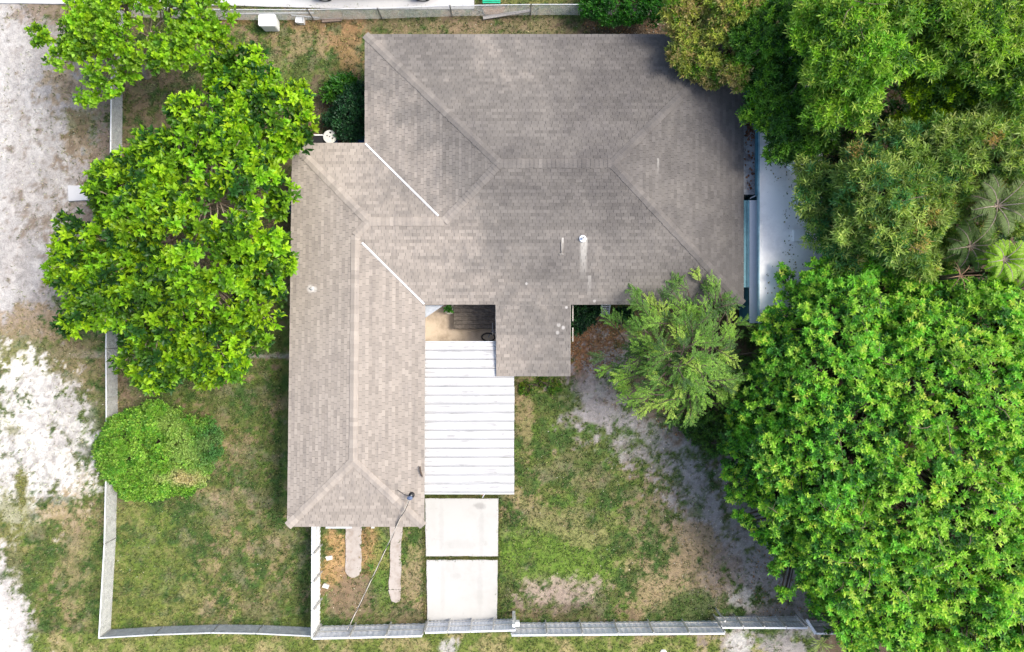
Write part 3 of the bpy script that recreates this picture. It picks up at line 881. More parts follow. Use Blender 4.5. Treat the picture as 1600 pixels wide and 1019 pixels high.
o = link('shingle_field', npmesh('shingle_field', np.concatenate([t[0] for t in rest]), np.concatenate([TF + 8 * i for i in range(len(rest))]), M['shingle'], rnd=np.repeat([t[1] for t in rest], 8)), roof)
o['kind'] = 'stuff'
# ridge and hip caps
caps = []
def capline(p0, p1, pa, pb, seed):
    """from low end p0 to high end p1, between planes pa and pb"""
    r = random.Random(seed)
    p0 = np.array(p0); p1 = np.array(p1); d = p1 - p0; L = np.linalg.norm(d); d = d / L
    def wing(pl, sgn):
        n = np.array((-pl[0], -pl[1], 1.0)); n /= np.linalg.norm(n)
        s = np.cross(n, d); s /= np.linalg.norm(s)
        return s * sgn, n
    (sa, na), (sb, nb_) = wing(pa, 1), wing(pb, -1)
    # choose the side of each plane that really lies below the ridge
    mid = (p0 + p1) / 2
    def side(s, pl, other):
        q = mid + s; q2 = mid - s
        zo = other[0] * q[0] + other[1] * q[1] + other[2]
        return s if q[2] <= zo + 1e-6 else -s
    sa = side(sa, pa, pb); sb = side(sb, pb, pa)
    if np.cross(sb - sa, d)[2] < 0: sa, sb = sb, sa
    ex = 0.19; k = int(L / ex)
    for i in range(k + 1):
        t0 = i * L / (k + 1); t1 = t0 + L / (k + 1) + .015
        wv = .19 + r.uniform(-.012, .012); h0 = r.uniform(.036, .048); h1 = .026; sk = r.uniform(-.012, .012)
        v = []
        for t, hh in ((t0, h0), (t1, h1)):
            c = p0 + d * t
            upv = np.array((0, 0, hh))
            v += [c + sa * wv + d * sk + upv * .8, c + upv + np.array((0, 0, .006)), c + sb * wv - d * sk + upv * .8]
            v += [c + sa * wv + d * sk, c, c + sb * wv - d * sk]
        caps.append((np.array(v), min(1.4, max(0, r.gauss(.80, .26)))))
capline(z3(NW), vA, PN, PW, 1); capline(z3(NE_), vB, PN, PE, 2); capline(z3(SE_), vB, PE, PS, 3)
capline(vA, vB, PN, PS, 4); capline(vC, vA, PW, PS, 5); capline(vD, vC, PNc, PS, 6)
capline(z3(CW), vD, PNc, PWw, 7); capline(vE, vD, PWw, PS, 8); capline(vF, vE, PWw, PEw, 9)
capline(z3(CSW), vF, PWw, PSs, 10); capline(z3(CSE), vF, PEw, PSs, 11)
CF = np.array([(0, 1, 7, 6), (1, 2, 8, 7), (3, 4, 1, 0), (4, 5, 2, 1), (0, 6, 9, 3), (5, 11, 8, 2), (9, 10, 7, 6), (10, 11, 8, 7)])
caps.sort(key=lambda t: np.linalg.norm(t[0].mean(0) - camp))
for v, rn in caps[:290]:
    link('ridge_cap', npmesh('ridge_cap', v, CF, M['shingle'], rnd=[rn] * 12), roof)
rest = caps[290:]
if rest:
    o = link('ridge_cap_field', npmesh('ridge_cap_field', np.concatenate([t[0] for t in rest]), np.concatenate([CF + 12 * i for i in range(len(rest))]), M['shingle'], rnd=np.repeat([t[1] for t in rest], 12)), roof)
    o['kind'] = 'stuff'
# white valley flashing
def flashing(p0, p1, wv):
    p0 = Vector(p0); p1 = Vector(p1)
    MB().bar(p0 + Vector((0, 0, .03)), p1 + Vector((0, 0, .03)), wv, .012).build('valley_flashing', M['flash'], roof)
lerp = lambda a, b, t: a + (b - a) * t
flashing(z3(V1), lerp(z3(V1), vC, .93), .075)
flashing(z3(CN), lerp(z3(CN), vE, .90), .075)
# walls
def inset_box(px0, py0, px1, py1, name='wall'):
    a = P(px0, py1, ZE); b = P(px1, py0, ZE)
    return a, b
def wallring(pts, name='wall'):
    for i in range(len(pts)):
        a = Vector((*pts[i], 0)); b = Vector((*pts[(i + 1) % len(pts)], 0))
        MB().bar(a + Vector((0, 0, (ZE - .2) / 2)), b + Vector((0, 0, (ZE - .2) / 2)), .16, ZE - .205).build(name, M['white_wall'], house)
i_ = 0.5
wr = [NW + (i_, -i_), NE_ + (-i_, -i_), SE_ + (-i_, i_), E(891.5, 475) + (-.25, i_), E(774.5, 475) + (.1, i_), CN + (-i_, i_), CSE + (-i_, i_), CSW + (i_, i_), CW + (i_, -i_), V1 + (i_, -i_)]
wallring([tuple(q) for q in wr])
# enclosed porch room under the low roof
b0 = P(789, 470, 0); 
for a, b in ((PO[0] + (.22, 0), PO[1] + (.22, .25)), (PO[1] + (.22, .25), PO[2] + (-.22, .25)), (PO[2] + (-.22, .25), PO[3] + (-.22, 0))):
    MB().bar((a[0], a[1], 1.14), (b[0], b[1], 1.14), .12, 2.2).build('wall', M['white_wall'], house)
# white corner panel at the nook
c0, c1, c2 = P(664, 477, 2.5), P(693, 477, 2.5), P(664, 497, 2.5)
MB().prism([tuple(c0[:2]), tuple(c1[:2]), tuple(c2[:2])], 2.46, 2.5).build('corner_panel', simple('panel_grey_white', (.40, .43, .46), .2, 6, .7), house)
# vent pipe and small roof vents
vp = P(912, 371, 3.75); zz = PS[0] * vp.x + PS[1] * vp.y + PS[2]
MB().lathe((vp.x, vp.y, zz), [(.16, .02), (.15, .045), (.055, .07), (.05, .30)], 14).build('vent_pipe', M['flash'], house)
MB().lathe((vp.x, vp.y, zz + .30), [(.034, 0), (.034, .012)], 12).build('vent_hole', M['black'], house)
vq = P(487, 451, 3.0); zz = PWw[0] * vq.x + PWw[1] * vq.y + PWw[2]
MB().lathe((vq.x, vq.y, zz), [(.09, .02), (.05, .06), (.035, .14)], 10).build('vent_pipe', M['galv'], house)
# white stubs on the roof
a = P(878, 378, 3.5); zz = PS[0] * a.x + PS[1] * a.y + PS[2]
MB().bar((a.x, a.y, zz + .05), (a.x + .02, a.y - .5, zz - .04), .03, .03).bar((a.x - .09, a.y - .5, zz - .035), (a.x + .10, a.y - .5, zz - .035), .03, .03).build('bracket', M['fascia'], house)
# downpipe beside porch
for y0, y1 in ((477, 502), (512, 534)):
    a, b = P(895, y0, 2.3), P(895, y1, 2.3)
    MB().bar(a, b, .05, .06).build('gutter', M['fascia'], house)
wb = P(527, 826, 1.8)
MB().box(wb.x - .58, wb.y - .05, 1.55, wb.x + .62, wb.y + .30, 1.62).build('window_awning', M['white'], house)

# service mast with cable
mast = empty('service_mast', P(641, 777, 3.1), 'short electric service mast with dark weatherhead near the south east hip of the house wing', 'service mast')
mp = P(641, 777, 3.3); mz = PEw[0] * mp.x + PEw[1] * mp.y + PEw[2]
MB().tube([(mp.x, mp.y, mz), (mp.x, mp.y, mz + .5)], .035, 10).build('pole', M['galv'], mast)
MB().lathe((mp.x, mp.y, mz), [(.14, .02), (.12, .05), (.05, .09)], 14).build('flashing_boot', M['black'], mast)
MB().lathe((mp.x, mp.y, mz + .5), [(.05, 0), (.10, .03), (.09, .12), (.03, .16)], 12, 1.3, .9).build('weatherhead', M['bluegrey'], mast)
cb = []
top = Vector((mp.x, mp.y, mz + .55)); end = P(543, 984, 1.55)
for i in range(25):
    t = i / 24
    q = top.lerp(end, t); q.z -= .35 * math.sin(math.pi * t)
    cb.append(q)
m1 = MB().tube(cb, .020, 6)
m2 = MB().tube([q + Vector((.05 * math.sin(i * 1.1), .045 * math.cos(i * 1.1), .02)) for i, q in enumerate(cb)], .012, 5)
m2.v = list(m2.v)
co = m1.build('service_cable', M['cable']); tag(co, 'pale cable running from the roof mast over the strip garden to the white fence', 'cable'); origin_to(co, end)
m2.build('twisted_wire', M['black'], co)
lc = [Vector((mp.x - .25 + .2 * t - .15 * t * t, mp.y - .1 - 1.0 * t, mz + .12 - .12 * t)) for t in [i / 8 for i in range(9)]]
mm = MB().tube([Vector((mp.x - .6, mp.y + .25, mz + .15)), Vector((mp.x - .3, mp.y + .05, mz + .16)), Vector((mp.x, mp.y, mz + .3))] , .012, 5).build('conduit', M['black'], mast)
st = MB().tube([P(656, 729, 2.95), P(656.5, 735, 2.95), P(658, 740, 2.93), P(660, 745, 2.92)], [.035, .04, .045, .03], 7).build('fallen_stick', M['bark'])
tag(st, 'short dark stick lying on the roof edge just above the white carport', 'stick'); origin_to(st, P(657, 737, 2.9))

# ------------------------------------------------------------------ carport
cp = empty('carport', P(733, 655), 'white ribbed metal carport roof on posts between the house wing and the lawn', 'carport')
x0 = P(663, 0, 2.42).x; x1 = P(803.5, 0, 2.42).x; yb = P(0, 770.5, 2.42).y; yt = P(0, 534.5, 2.42).y
NP = 17; pw = (yt - yb) / NP
for i in range(NP):
    ya = yb + i * pw; m_ = MB()
    prof = [(0, 0), (.02, .045), (.05, .05), (.075, .012), (pw * .5, .006), (pw * .52, .016), (pw * .56, .016), (pw * .58, .006), (pw - .012, .004), (pw - .002, .03)]
    j = random.uniform(-.012, .012); zj = random.uniform(-.004, .006)
    base = len(m_.v)
    zl = lambda x: 2.42 + zj - (x - x0) * .010
    for xx in (x0 + j, x1 + j):
        for (dy, dz) in prof: m_.v.append((xx, ya + dy, zl(xx) + dz))
        for (dy, dz) in prof: m_.v.append((xx, ya + dy, zl(xx) + dz - .006))
    n_ = len(prof)
    for k in range(n_ - 1):
        m_.f.append((k, 2 * n_ + k, 2 * n_ + k + 1, k + 1))
        m_.f.append((n_ + k + 1, 3 * n_ + k + 1, 3 * n_ + k, n_ + k))
    for k in range(n_ - 1):
        m_.f.append((k, k + 1, n_ + k + 1, n_ + k)); m_.f.append((2 * n_ + k, 3 * n_ + k, 3 * n_ + k + 1, 2 * n_ + k + 1))
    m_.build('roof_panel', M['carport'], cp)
MB().box(x0 - .02, yb, 2.24, x0 + .03, yt, 2.40).build('beam', M['white'], cp)
MB().box(x1 - .10, yb, 2.14, x1 - .05, yt, 2.32).build('beam', M['white'], cp)
MB().box(x0, yb - .06, 2.27, x1, yb - .01, 2.40).build('edge_trim', M['white'], cp)
MB().box(x0, yt + .005, 2.27, x1, yt + .035, 2.43).build('edge_trim', M['white'], cp)
for py in (542, 615, 690, 762):
    q = P(790, py, 1.1); MB().box(x1 - .16, q.y - .04, .04, x1 - .08, q.y + .04, 2.16).build('post', M['white'], cp)
q = P(754, 772, 2.35)
MB().prism([(q.x - .12, q.y + .06), (q.x + .12, q.y + .06), (q.x + .02, q.y - .10)], 2.30, 2.36).build('bracket', M['rust'], cp)
MB().bar((q.x + .12, q.y + .05, 2.38), (q.x, q.y - .16, 2.36), .03, .02).build('rod', M['white'], cp)

# ------------------------------------------------------------------ nook: platform, pot, bicycle
pf = empty('wooden_platform', P(745, 500), 'dark weathered timber platform in the nook under the eave, lichen spotted', 'platform')
a = P(709, 513, .55); b = P(800, 470, .55)
nb_ = 7
for i in range(nb_):
    y0 = a.y + (b.y - a.y) * i / nb_; y1 = a.y + (b.y - a.y) * (i + 1) / nb_ - .012
    MB().box(a.x + random.uniform(-.01, .01), y0, .50, b.x, y1, .55 + random.uniform(-.006, .006)).build('plank', M['wood_dark'], pf)
MB().box(a.x + .02, a.y - .035, .08, b.x, a.y - .004, .49).build('front_board', M['wood_dark'], pf)
MB().box(a.x + .0, a.y - .035, .08, a.x + .04, b.y, .49).build('side_board', M['wood_dark'], pf)
q = P(703, 483, .3)
pt = empty('potted_plant', (q.x, q.y, .06), 'bright green leafy plant in a pale pot at the corner of the patio', 'potted plant')
MB().lathe((q.x, q.y, .06), [(.14, 0), (.19, .22), (.23, .38), (.25, .40), (.25, .44), (.21, .44), (.20, .38)], 18).build('pot', M['tan_pot'], pt)

def leaf_arrays(pos, d, up, L, W, col, fold=.25, droop=.15):
    """vectorised folded leaves -> verts (n*6,3), tris, colours"""
    n = len(pos)
    s = np.cross(d, up); s /= np.linalg.norm(s, axis=1)[:, None] + 1e-9
    u = np.cross(s, d)
    L = L[:, None]; W = W[:, None]
    v = np.empty((n, 8, 3))
    m1 = pos + d * L * .30; m2 = pos + d * L * .66 - u * L * droop * .35
    v[:, 0] = pos
    v[:, 1] = m1
    v[:, 2] = m1 + s * W * .42 + u * W * fold
    v[:, 3] = m1 - s * W * .42 + u * W * fold
    v[:, 4] = m2
    v[:, 5] = m2 + s * W * .44 + u * W * fold
    v[:, 6] = m2 - s * W * .44 + u * W * fold
    v[:, 7] = pos + d * L - u * L * droop
    f = np.array([(0, 2, 1), (0, 1, 3), (1, 2, 5), (1, 5, 4), (1, 4, 6), (1, 6, 3), (4, 5, 7), (4, 7, 6)])
    F = (f[None] + 8 * np.arange(n)[:, None, None]).reshape(-1, 3)
    c = np.repeat(col[:, None, :], 8, 1)
    c[:, 0] *= .9; c[:, 1] *= 1.14; c[:, 4] *= 1.1
    return v.reshape(-1, 3), F, c.reshape(-1, 3)

def rosettes(cen, nrm, r, nl, L, W, cols, spread=(0.5, 1.35), axis_len=.0, fold=.25, droop=.2, lv=.25):
    """nl leaves round each centre; returns leaf pos, dir, up, L, W, col"""
    n = len(cen)
    ref = np.where(np.abs(nrm[:, 2:3]) > .9, np.array([[1., 0, 0]]), np.array([[0, 0, 1.]]))
    t1 = np.cross(nrm, ref); t1 /= np.linalg.norm(t1, axis=1)[:, None]
    t2 = np.cross(nrm, t1)
    k = nl
    ph = r.uniform(0, 2 * np.pi, (n, 1)) + np.arange(k)[None] * 2.399 + r.normal(0, .15, (n, k))
    el = spread[0] + (spread[1] - spread[0]) * (np.arange(k)[None] / max(1, k - 1)) + r.normal(0, .12, (n, k))
    el = el[..., None]; ph = ph[..., None]
    d = nrm[:, None] * np.cos(el) + (t1[:, None] * np.cos(ph) + t2[:, None] * np.sin(ph)) * np.sin(el)
    up = nrm[:, None] * np.sin(el) - (t1[:, None] * np.cos(ph) + t2[:, None] * np.sin(ph)) * np.cos(el)
    pos = np.repeat(cen[:, None], k, 1) - nrm[:, None] * (np.arange(k)[None, :, None] * axis_len)
    Ls = L * r.uniform(1 - lv, 1 + lv, (n, k)) ; Ws = W * r.uniform(.85, 1.15, (n, k)) * (Ls / L)
    cc = np.repeat(cols[:, None], k, 1) * r.uniform(.82, 1.18, (n, k, 1))
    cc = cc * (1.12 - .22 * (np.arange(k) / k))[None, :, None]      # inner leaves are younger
    return pos.reshape(-1, 3), d.reshape(-1, 3), up.reshape(-1, 3), Ls.ravel(), Ws.ravel(), cc.reshape(-1, 3)

r0 = np.random.default_rng(77)
cen = np.array([[q.x, q.y, .50]]) + r0.normal(0, .07, (9, 3)); nrm = np.array([[0, 0, 1.]]) + r0.normal(0, .45, (9, 3)); nrm /= np.linalg.norm(nrm, axis=1)[:, None]
la = leaf_arrays(*rosettes(cen, nrm, r0, 5, .24, .13, np.tile((.07, .25, .03), (9, 1))))
for i in range(45):
    s_ = slice(i * 8, i * 8 + 8)
    link('leaf', npmesh('leaf', la[0][s_], la[1][:8], M['leaf'], la[2][s_]), pt)
# bicycle leaning by the porch, only a wheel and part of the frame show
bk = empty('bicycle', P(775, 527, .06), 'black bicycle leaning in the gap between patio platform and white carport roof', 'bicycle')
def ring(c, rad, tilt, tr):
    pts = []
    ax = Vector((1, 0, 0)); up = Vector((0, math.sin(tilt), math.cos(tilt)))
    for i in range(29):
        t = 2 * math.pi * i / 28
        pts.append(Vector(c) + ax * math.cos(t) * rad + up * math.sin(t) * rad)
    return pts, ax, up
wc1 = P(763, 527, .40); wc2 = P(797, 527, .40)
tl_ = R(38)
for wc in (wc1, wc2):
    pts, ax, up = ring(wc, .31, tl_, .03)
    wl = MB().tube(pts, .036, 8, cap=False).build('wheel', M['black'], bk)
    mm = MB()
    for i in range(12):
        t = 2 * math.pi * i / 12
        mm.tube([wc, wc + ax * math.cos(t) * .29 + up * math.sin(t) * .29], .003, 4)
    mm.build('spokes', M['galv'], wl)
up = Vector((0, math.sin(tl_), math.cos(tl_)))
seat_p = wc2 + Vector((-.35, 0, 0)) + up * .52; head = wc1 + Vector((.22, 0, 0)) + up * .50; bb = wc2 + Vector((-.45, 0, 0)) - up * .03
MB().tube([seat_p, head], .02, 8).tube([head, bb], .022, 8).tube([bb, seat_p], .02, 8).tube([bb, wc2], .013, 6).tube([seat_p, wc2], .013, 6).tube([head + up * .1, wc1], .016, 6).build('frame', M['bluegrey'], bk)
MB().tube([head + up * .14 + Vector((0, -.28, .1)), head + up * .16, head + up * .14 + Vector((0, .28, -.1))], .014, 6).build('handlebar', M['galv'], bk)
MB().lathe(tuple(seat_p + up * .06), [(.06, 0), (.085, .03), (.05, .06)], 12, 1.5, .8).build('saddle', M['black'], bk)

# ------------------------------------------------------------------ white panel fence
def tiltless(p_, q_, z): return P(*p_, z), P(*q_, z)
FH = 1.45
def panel_fence(root, p_, q_, n, h=FH, side=1, zb=0.03, mat='fence', rails=(0.15, .5, .93)):
    """p_, q_: pixels of the top edge; posts stand on the inside"""
    a, b = P(*p_, h), P(*q_, h)
    d = (b - a); L = d.length; d = d / L
    n2 = Vector((-d.y, d.x, 0)) * side
    for i in range(n):
        u0, u1 = a + d * (L * i / n + .012), a + d * (L * (i + 1) / n - .012)
        m = MB(); k = 6
        zi = (u0 + u1) / 2
        # ribbed sheet: shallow trapezoid folds
        pts = []
        for j in range(k * 4 + 1):
            t = j / (k * 4); off = (0, .018, .018, 0)[j % 4]
            pts.append(u0.lerp(u1, t) - n2 * off)
        bs = len(m.v)
        for z in (zb, h):
            for p3 in pts: m.v.append((p3.x, p3.y, z))
        for z in (zb, h):
            for p3 in pts: m.v.append((p3.x - n2.x * .008, p3.y - n2.y * .008, z))
        N_ = len(pts)
        for j in range(N_ - 1):
            m.f.append((bs + j, bs + j + 1, bs + N_ + j + 1, bs + N_ + j))
            m.f.append((bs + 2 * N_ + j + 1, bs + 2 * N_ + j, bs + 3 * N_ + j, bs + 3 * N_ + j + 1))
            m.f.append((bs + N_ + j, bs + N_ + j + 1, bs + 3 * N_ + j + 1, bs + 3 * N_ + j))
        m.build('panel', M[mat], root)
        m = MB(); m.bar(Vector((u0.x, u0.y, h + .012)) + n2 * .02 , Vector((u1.x, u1.y, h + .012)) + n2 * .02, .085, .022); m.build('top_rail', M['white'], root)
        for zr in rails[:2]:
            MB().bar(Vector((u0.x, u0.y, h * zr + .05)) + n2 * .025, Vector((u1.x, u1.y, h * zr + .05)) + n2 * .025, .035, .05).build('rail', M['galv'], root)
    for i in range(n + 1):
        c = a + d * (L * i / n) + n2 * .075
        pm = MB().box(c.x - .028, c.y - .028, 0, c.x + .028, c.y + .028, h - .02).build('post', M['galv'], root)
wf = empty('panel_fence', P(487, 900), 'tall white ribbed panel fence running down from the house corner to the front corner', 'fence', 'white ribbed panel fences along the front')
panel_fence(wf, (487, 998), (487.5, 822), 4, side=-1)
wf2 = empty('panel_fence', P(570, 985), 'white ribbed panel fence across the foot of the strip garden, left of the driveway gate', 'fence', 'white ribbed panel fences along the front')
panel_fence(wf2, (488, 998.5), (660, 994.5), 3, side=1)
gt = empty('driveway_gate', P(735, 975), 'white ribbed double gate closing the foot of the concrete driveway', 'gate')
panel_fence(gt, (664, 989.5), (806, 985.5), 4, h=1.35, side=1)
gp_ = P(803, 975, 1.3); MB().box(gp_.x - .07, gp_.y - .07, 0, gp_.x + .07, gp_.y + .07, 1.5).build('gate_post', M['plastic_white'], gt)
MB().bar(P(804, 958, .5), P(802, 970, 1.25), .04, .04).build('brace', M['galv'], gt)
MB().box(gp_.x + .08, gp_.y - .12, 1.05, gp_.x + .26, gp_.y + .08, 1.30).build('latch_box', M['plastic_white'], gt)
wf3 = empty('panel_fence', P(965, 983), 'long white ribbed panel fence along the front of the right hand lawn', 'fence', 'white ribbed panel fences along the front')
panel_fence(wf3, (799, 993.5), (1133, 990.5), 6, side=1)
gt2 = empty('side_gate', P(1195, 975), 'white ribbed side gate set back between two fence lengths near the trees', 'gate')
panel_fence(gt2, (1128, 981.5), (1262, 982), 4, h=1.35, side=1)
g2 = P(1131, 968, 1.3); MB().tube([(g2.x, g2.y, 0), (g2.x, g2.y, 1.5)], .04, 10).build('gate_post', M['galv'], gt2)
MB().tube([P(1119, 955, .3), P(1131, 968, 1.35)], .022, 8).build('brace', M['galv'], gt2)
MB().bar(P(1260, 968, 1.40), P(1274, 990, 1.40), .12, .10).build('end_post', M['white'], gt2)
wf4 = empty('panel_fence', P(1300, 983), 'short white ribbed panel fence piece disappearing under the bright green tree', 'fence', 'white ribbed panel fences along the front')
panel_fence(wf4, (1275, 990.5), (1420, 991), 3, side=1)

# ------------------------------------------------------------------ chain link fences
def chain_fence(root, pxs, h, pitch=.085, wr=.0034, post_every=3.0, post_mat='galv', rail=.02):
    pts = [P(a_, b_, h) for a_, b_ in pxs]
    mesh_v = []; mesh_f = []
    for s_, e_ in zip(pts, pts[1:]):
        d = e_ - s_; L = d.length; d = d / L; n2 = Vector((-d.y, d.x, 0))
        MB().tube([s_, e_], rail, 8).build('rail', M['white'], root)
        k = int((L + h) / pitch)
        for i in range(k):
            for sg in (1, -1):
                u = i * pitch - (h if sg > 0 else 0)
                # wire from (u,0) to (u+h, h) or mirrored
                ua, ub = (u, u + h) if sg > 0 else (u, u - h)
                za, zb = .02, h
                def clampu(ua, za, ub, zb):
                    for lim, gt_ in ((0, False), (L, True)):
                        for _ in range(1):
                            if (ua > lim) == gt_ and (ub > lim) == gt_ and ua != lim and ub != lim: return None
                            if ((ua > lim) if gt_ else (ua < lim)):
                                t = (lim - ua) / (ub - ua); za, ua = za + (zb - za) * t, lim
                            if ((ub > lim) if gt_ else (ub < lim)):
                                t = (lim - ua) / (ub - ua); zb, ub = za + (zb - za) * t, lim
                    return ua, za, ub, zb
                c_ = clampu(ua, za, ub, zb)
                if c_ is None: continue
                ua, za, ub, zb = c_
                A = s_ + d * ua; B = s_ + d * ub; A.z = za; B.z = zb
                dd = (B - A)
                if dd.length < .02: continue
                dd.normalize(); side_ = dd.cross(n2).normalized() * wr
                o_ = n2 * wr * (1 if sg > 0 else -1)
                bs = len(mesh_v)
                for p3 in (A, B):
                    for w_ in (side_ + o_, n2 * wr * 1.6 * (1 if sg > 0 else -1) + o_, -side_ + o_):
                        mesh_v.append(tuple(p3 + w_))
                mesh_f += [(bs, bs + 1, bs + 4, bs + 3), (bs + 1, bs + 2, bs + 5, bs + 4)]
        npost = max(1, round(L / post_every))
        for i in range(npost + 1):
            c = s_ + d * (L * i / npost)
            MB().tube([(c.x, c.y, 0), (c.x, c.y, h + .03)], .03, 8).build('post', M['galv'], root)
    me = bpy.data.meshes.new('wire_mesh'); me.from_pydata(mesh_v, [], mesh_f); me.materials.append(M['wire'])
    o = link('wire_mesh', me, root); o['kind'] = 'stuff'
cf = empty('chain_link_fence', P(175, 600), 'chain link fence with white top rail between the sandy lane and the left lawn', 'fence')
chain_fence(cf, [(176, -30), (174, 140), (172, 300), (165.5, 545), (166.5, 700), (163, 850), (154.5, 996)], .95, pitch=.055, wr=.006, rail=.032)
cf2 = empty('chain_link_fence', P(320, 985), 'low chain link fence along the bottom edge of the left lawn', 'fence')
chain_fence(cf2, [(155, 997), (240, 992), (330, 989), (400, 990), (485, 994)], .92, pitch=.045, wr=.0075, rail=.035)
cf3 = empty('chain_link_fence', P(700, 22), 'thin chain link fence behind the house along the neighbour concrete', 'fence')
chain_fence(cf3, [(180, 10), (350, 15), (480, 15), (590, 13), (703, 9), (830, 7), (1040, 7)], 1.1, pitch=.06, wr=.004, rail=.018)

# ------------------------------------------------------------------ things along the north fence
def thing_mesh(o, label, cat, loc, group=None):
    tag(o, label, cat, group); return origin_to(o, loc)
bn = empty('storage_bin', P(418, 32), 'large white plastic storage bin with rounded lid on the back lawn', 'storage bin')
def rrect(cx, cy, hx, hy, rc, ang=0, n=5):
    out = []
    for (sx, sy, a0) in ((1, 1, 0), (-1, 1, 90), (-1, -1, 180), (1, -1, 270)):
        for i in range(n + 1):
            t = R(a0 + 90 * i / n)
            x, y = sx * (hx - rc) + rc * math.cos(t), sy * (hy - rc) + rc * math.sin(t)
            out.append((cx + x * math.cos(ang) - y * math.sin(ang), cy + x * math.sin(ang) + y * math.cos(ang)))
    return out
def frust(name, c, hx, hy, rc, z0, z1, k0, k1, mat, parent, ang=0, dx=0, dy=0):
    a_ = rrect(c[0] - dx, c[1] - dy, hx * k0, hy * k0, rc * k0, ang); b_ = rrect(c[0], c[1], hx * k1, hy * k1, rc * k1, ang)
    m = MB(); n = len(a_)
    m.v = [(p_[0], p_[1], z0) for p_ in a_] + [(p_[0], p_[1], z1) for p_ in b_]
    m.f = [tuple(range(n - 1, -1, -1)), tuple(range(n, 2 * n))] + [(i, (i + 1) % n, n + (i + 1) % n, n + i) for i in range(n)]
    return m.build(name, mat, parent)
c = P(417, 31, .7)
frust('bin_body', c, .40, .28, .09, 0.0, .64, .92, 1.0, M['plastic_white'], bn)
frust('lid', c, .42, .30, .10, .645, .70, 1.0, .97, M['plastic_white'], bn)
frust('lid_top', c, .42, .30, .10, .702, .73, .9, .82, M['plastic_white'], bn)
bu = empty('bucket', P(469, 33), 'small white tub lying on its side in the back lawn beside the white storage bin', 'tub')
c = P(469, 32.5, .2)
frust('tub_body', c, .21, .135, .04, .02, .30, .9, 1, M['plastic_white'], bu, ang=-.08)
MB().box(c.x + .13, c.y - .12, .302, c.x + .19, c.y + .11, .312).build('handle', M['galv'], bu)
pl = MB().prism([tuple(P(a_, b_, .1)[:2]) for a_, b_ in ((503, 29), (533, 27.5), (534, 33), (503, 35))], .02, .12).build('timber_block', M['wood'])
thing_mesh(pl, 'short reddish brown timber block on the grass just below the back fence', 'timber', P(518, 31))
pl = MB().prism([tuple(P(a_, b_, .3)[:2]) for a_, b_ in ((754, 23), (828, 16.5), (829, 20.5), (755, 28))], [.1, .4, .4, .1], [.15, .45, .45, .15]).build('board', M['wood_grey'])
thing_mesh(pl, 'long grey weathered board leaning low along the back fence', 'board', P(790, 24))
pl = MB().prism([tuple(P(a_, b_, .3)[:2]) for a_, b_ in ((752, 8), (789, 8), (786, 19), (758, 20))], [.1, .1, .05, .05], [.16, .16, .09, .09]).build('rusty_sheet', M['rust'])
thing_mesh(pl, 'brown rusty sheet lying behind the back fence above the grey board', 'metal sheet', P(770, 14))
for k, (pp_, lab) in enumerate(((((352, 20), (490, 18.5), (490, 20.5), (352, 22)), 'thin pale pipe lying against the foot of the back fence above the white bin'),
                 (((455, 22), (498, 26.5), (498, 28.2), (455, 24)), 'thin pale pipe lying crooked just above the small white tub'))):
    pl = MB().prism([tuple(P(a_, b_, .1)[:2]) for a_, b_ in pp_], .03, .08).build('pipe', M['galv'])
    thing_mesh(pl, lab, 'pipe', P(*pp_[0]))
bc = empty('bench', P(768, 0), 'bright green slatted garden bench just past the back fence', 'bench')
for i in range(6):
    a_ = P(754, 3.6 - i * 3.1, .5); b_ = P(782, 3.6 - i * 3.1, .5)
    MB().box(a_.x, a_.y - .035, .46, b_.x, a_.y + .035, .49).build('slat', M['green_plastic'], bc)
for px in (757, 779):
    for py in (1, -12):
        a_ = P(px, py, .3); MB().box(a_.x - .03, a_.y - .03, 0, a_.x + .03, a_.y + .03, .455).build('leg', M['green_plastic'], bc)

# pickup parked just beyond the frame edge: its near wheels show
tk = empty('pickup_truck', P(585, -30), 'white pickup truck on the neighbour concrete, only its black tyres in the picture', 'truck')
yk = P(0, -2, .4).y
xa, xb = P(506, 0, .4).x, P(660, 0, .4).x
tm = MB()
body = [(xa - 1.0, .55), (xa - 1.0, .95), (xa - .55, 1.05), (xa + .55, 1.12), (xa + 1.25, 1.75), (xa + 2.9, 1.78), (xa + 3.15, 1.15), (xb + 1.1, 1.12), (xb + 1.1, .55)]
n = len(body); yy0, yy1 = yk + .28, yk + 2.1
tm.v = [(x, yy0, z) for x, z in body] + [(x, yy1, z) for x, z in body]
tm.f = [tuple(range(n)), tuple(range(2 * n - 1, n - 1, -1))] + [(i, n + i, n + (i + 1) % n, (i + 1) % n) for i in range(n)]
tm.build('body', M['white'], tk, bevel=.05)
for x in (xa, xb):
    for y in (yk + .14, yk + 2.2):
        m = MB(); m.tube([(x, y - .13, .38), (x, y - .10, .38), (x, y + .10, .38), (x, y + .13, .38)], [.31, .38, .38, .31], 20)
        wl = m.build('wheel', M['black'], tk)
        MB().tube([(x, y - .14, .38), (x, y - .131, .38)], .2, 14).build('rim', M['galv'], wl)
MB().box(xa + 1.45, yy0 - .012, 1.22, xa + 2.75, yy0 - .002, 1.66).build('side_window', M['black'], tk)
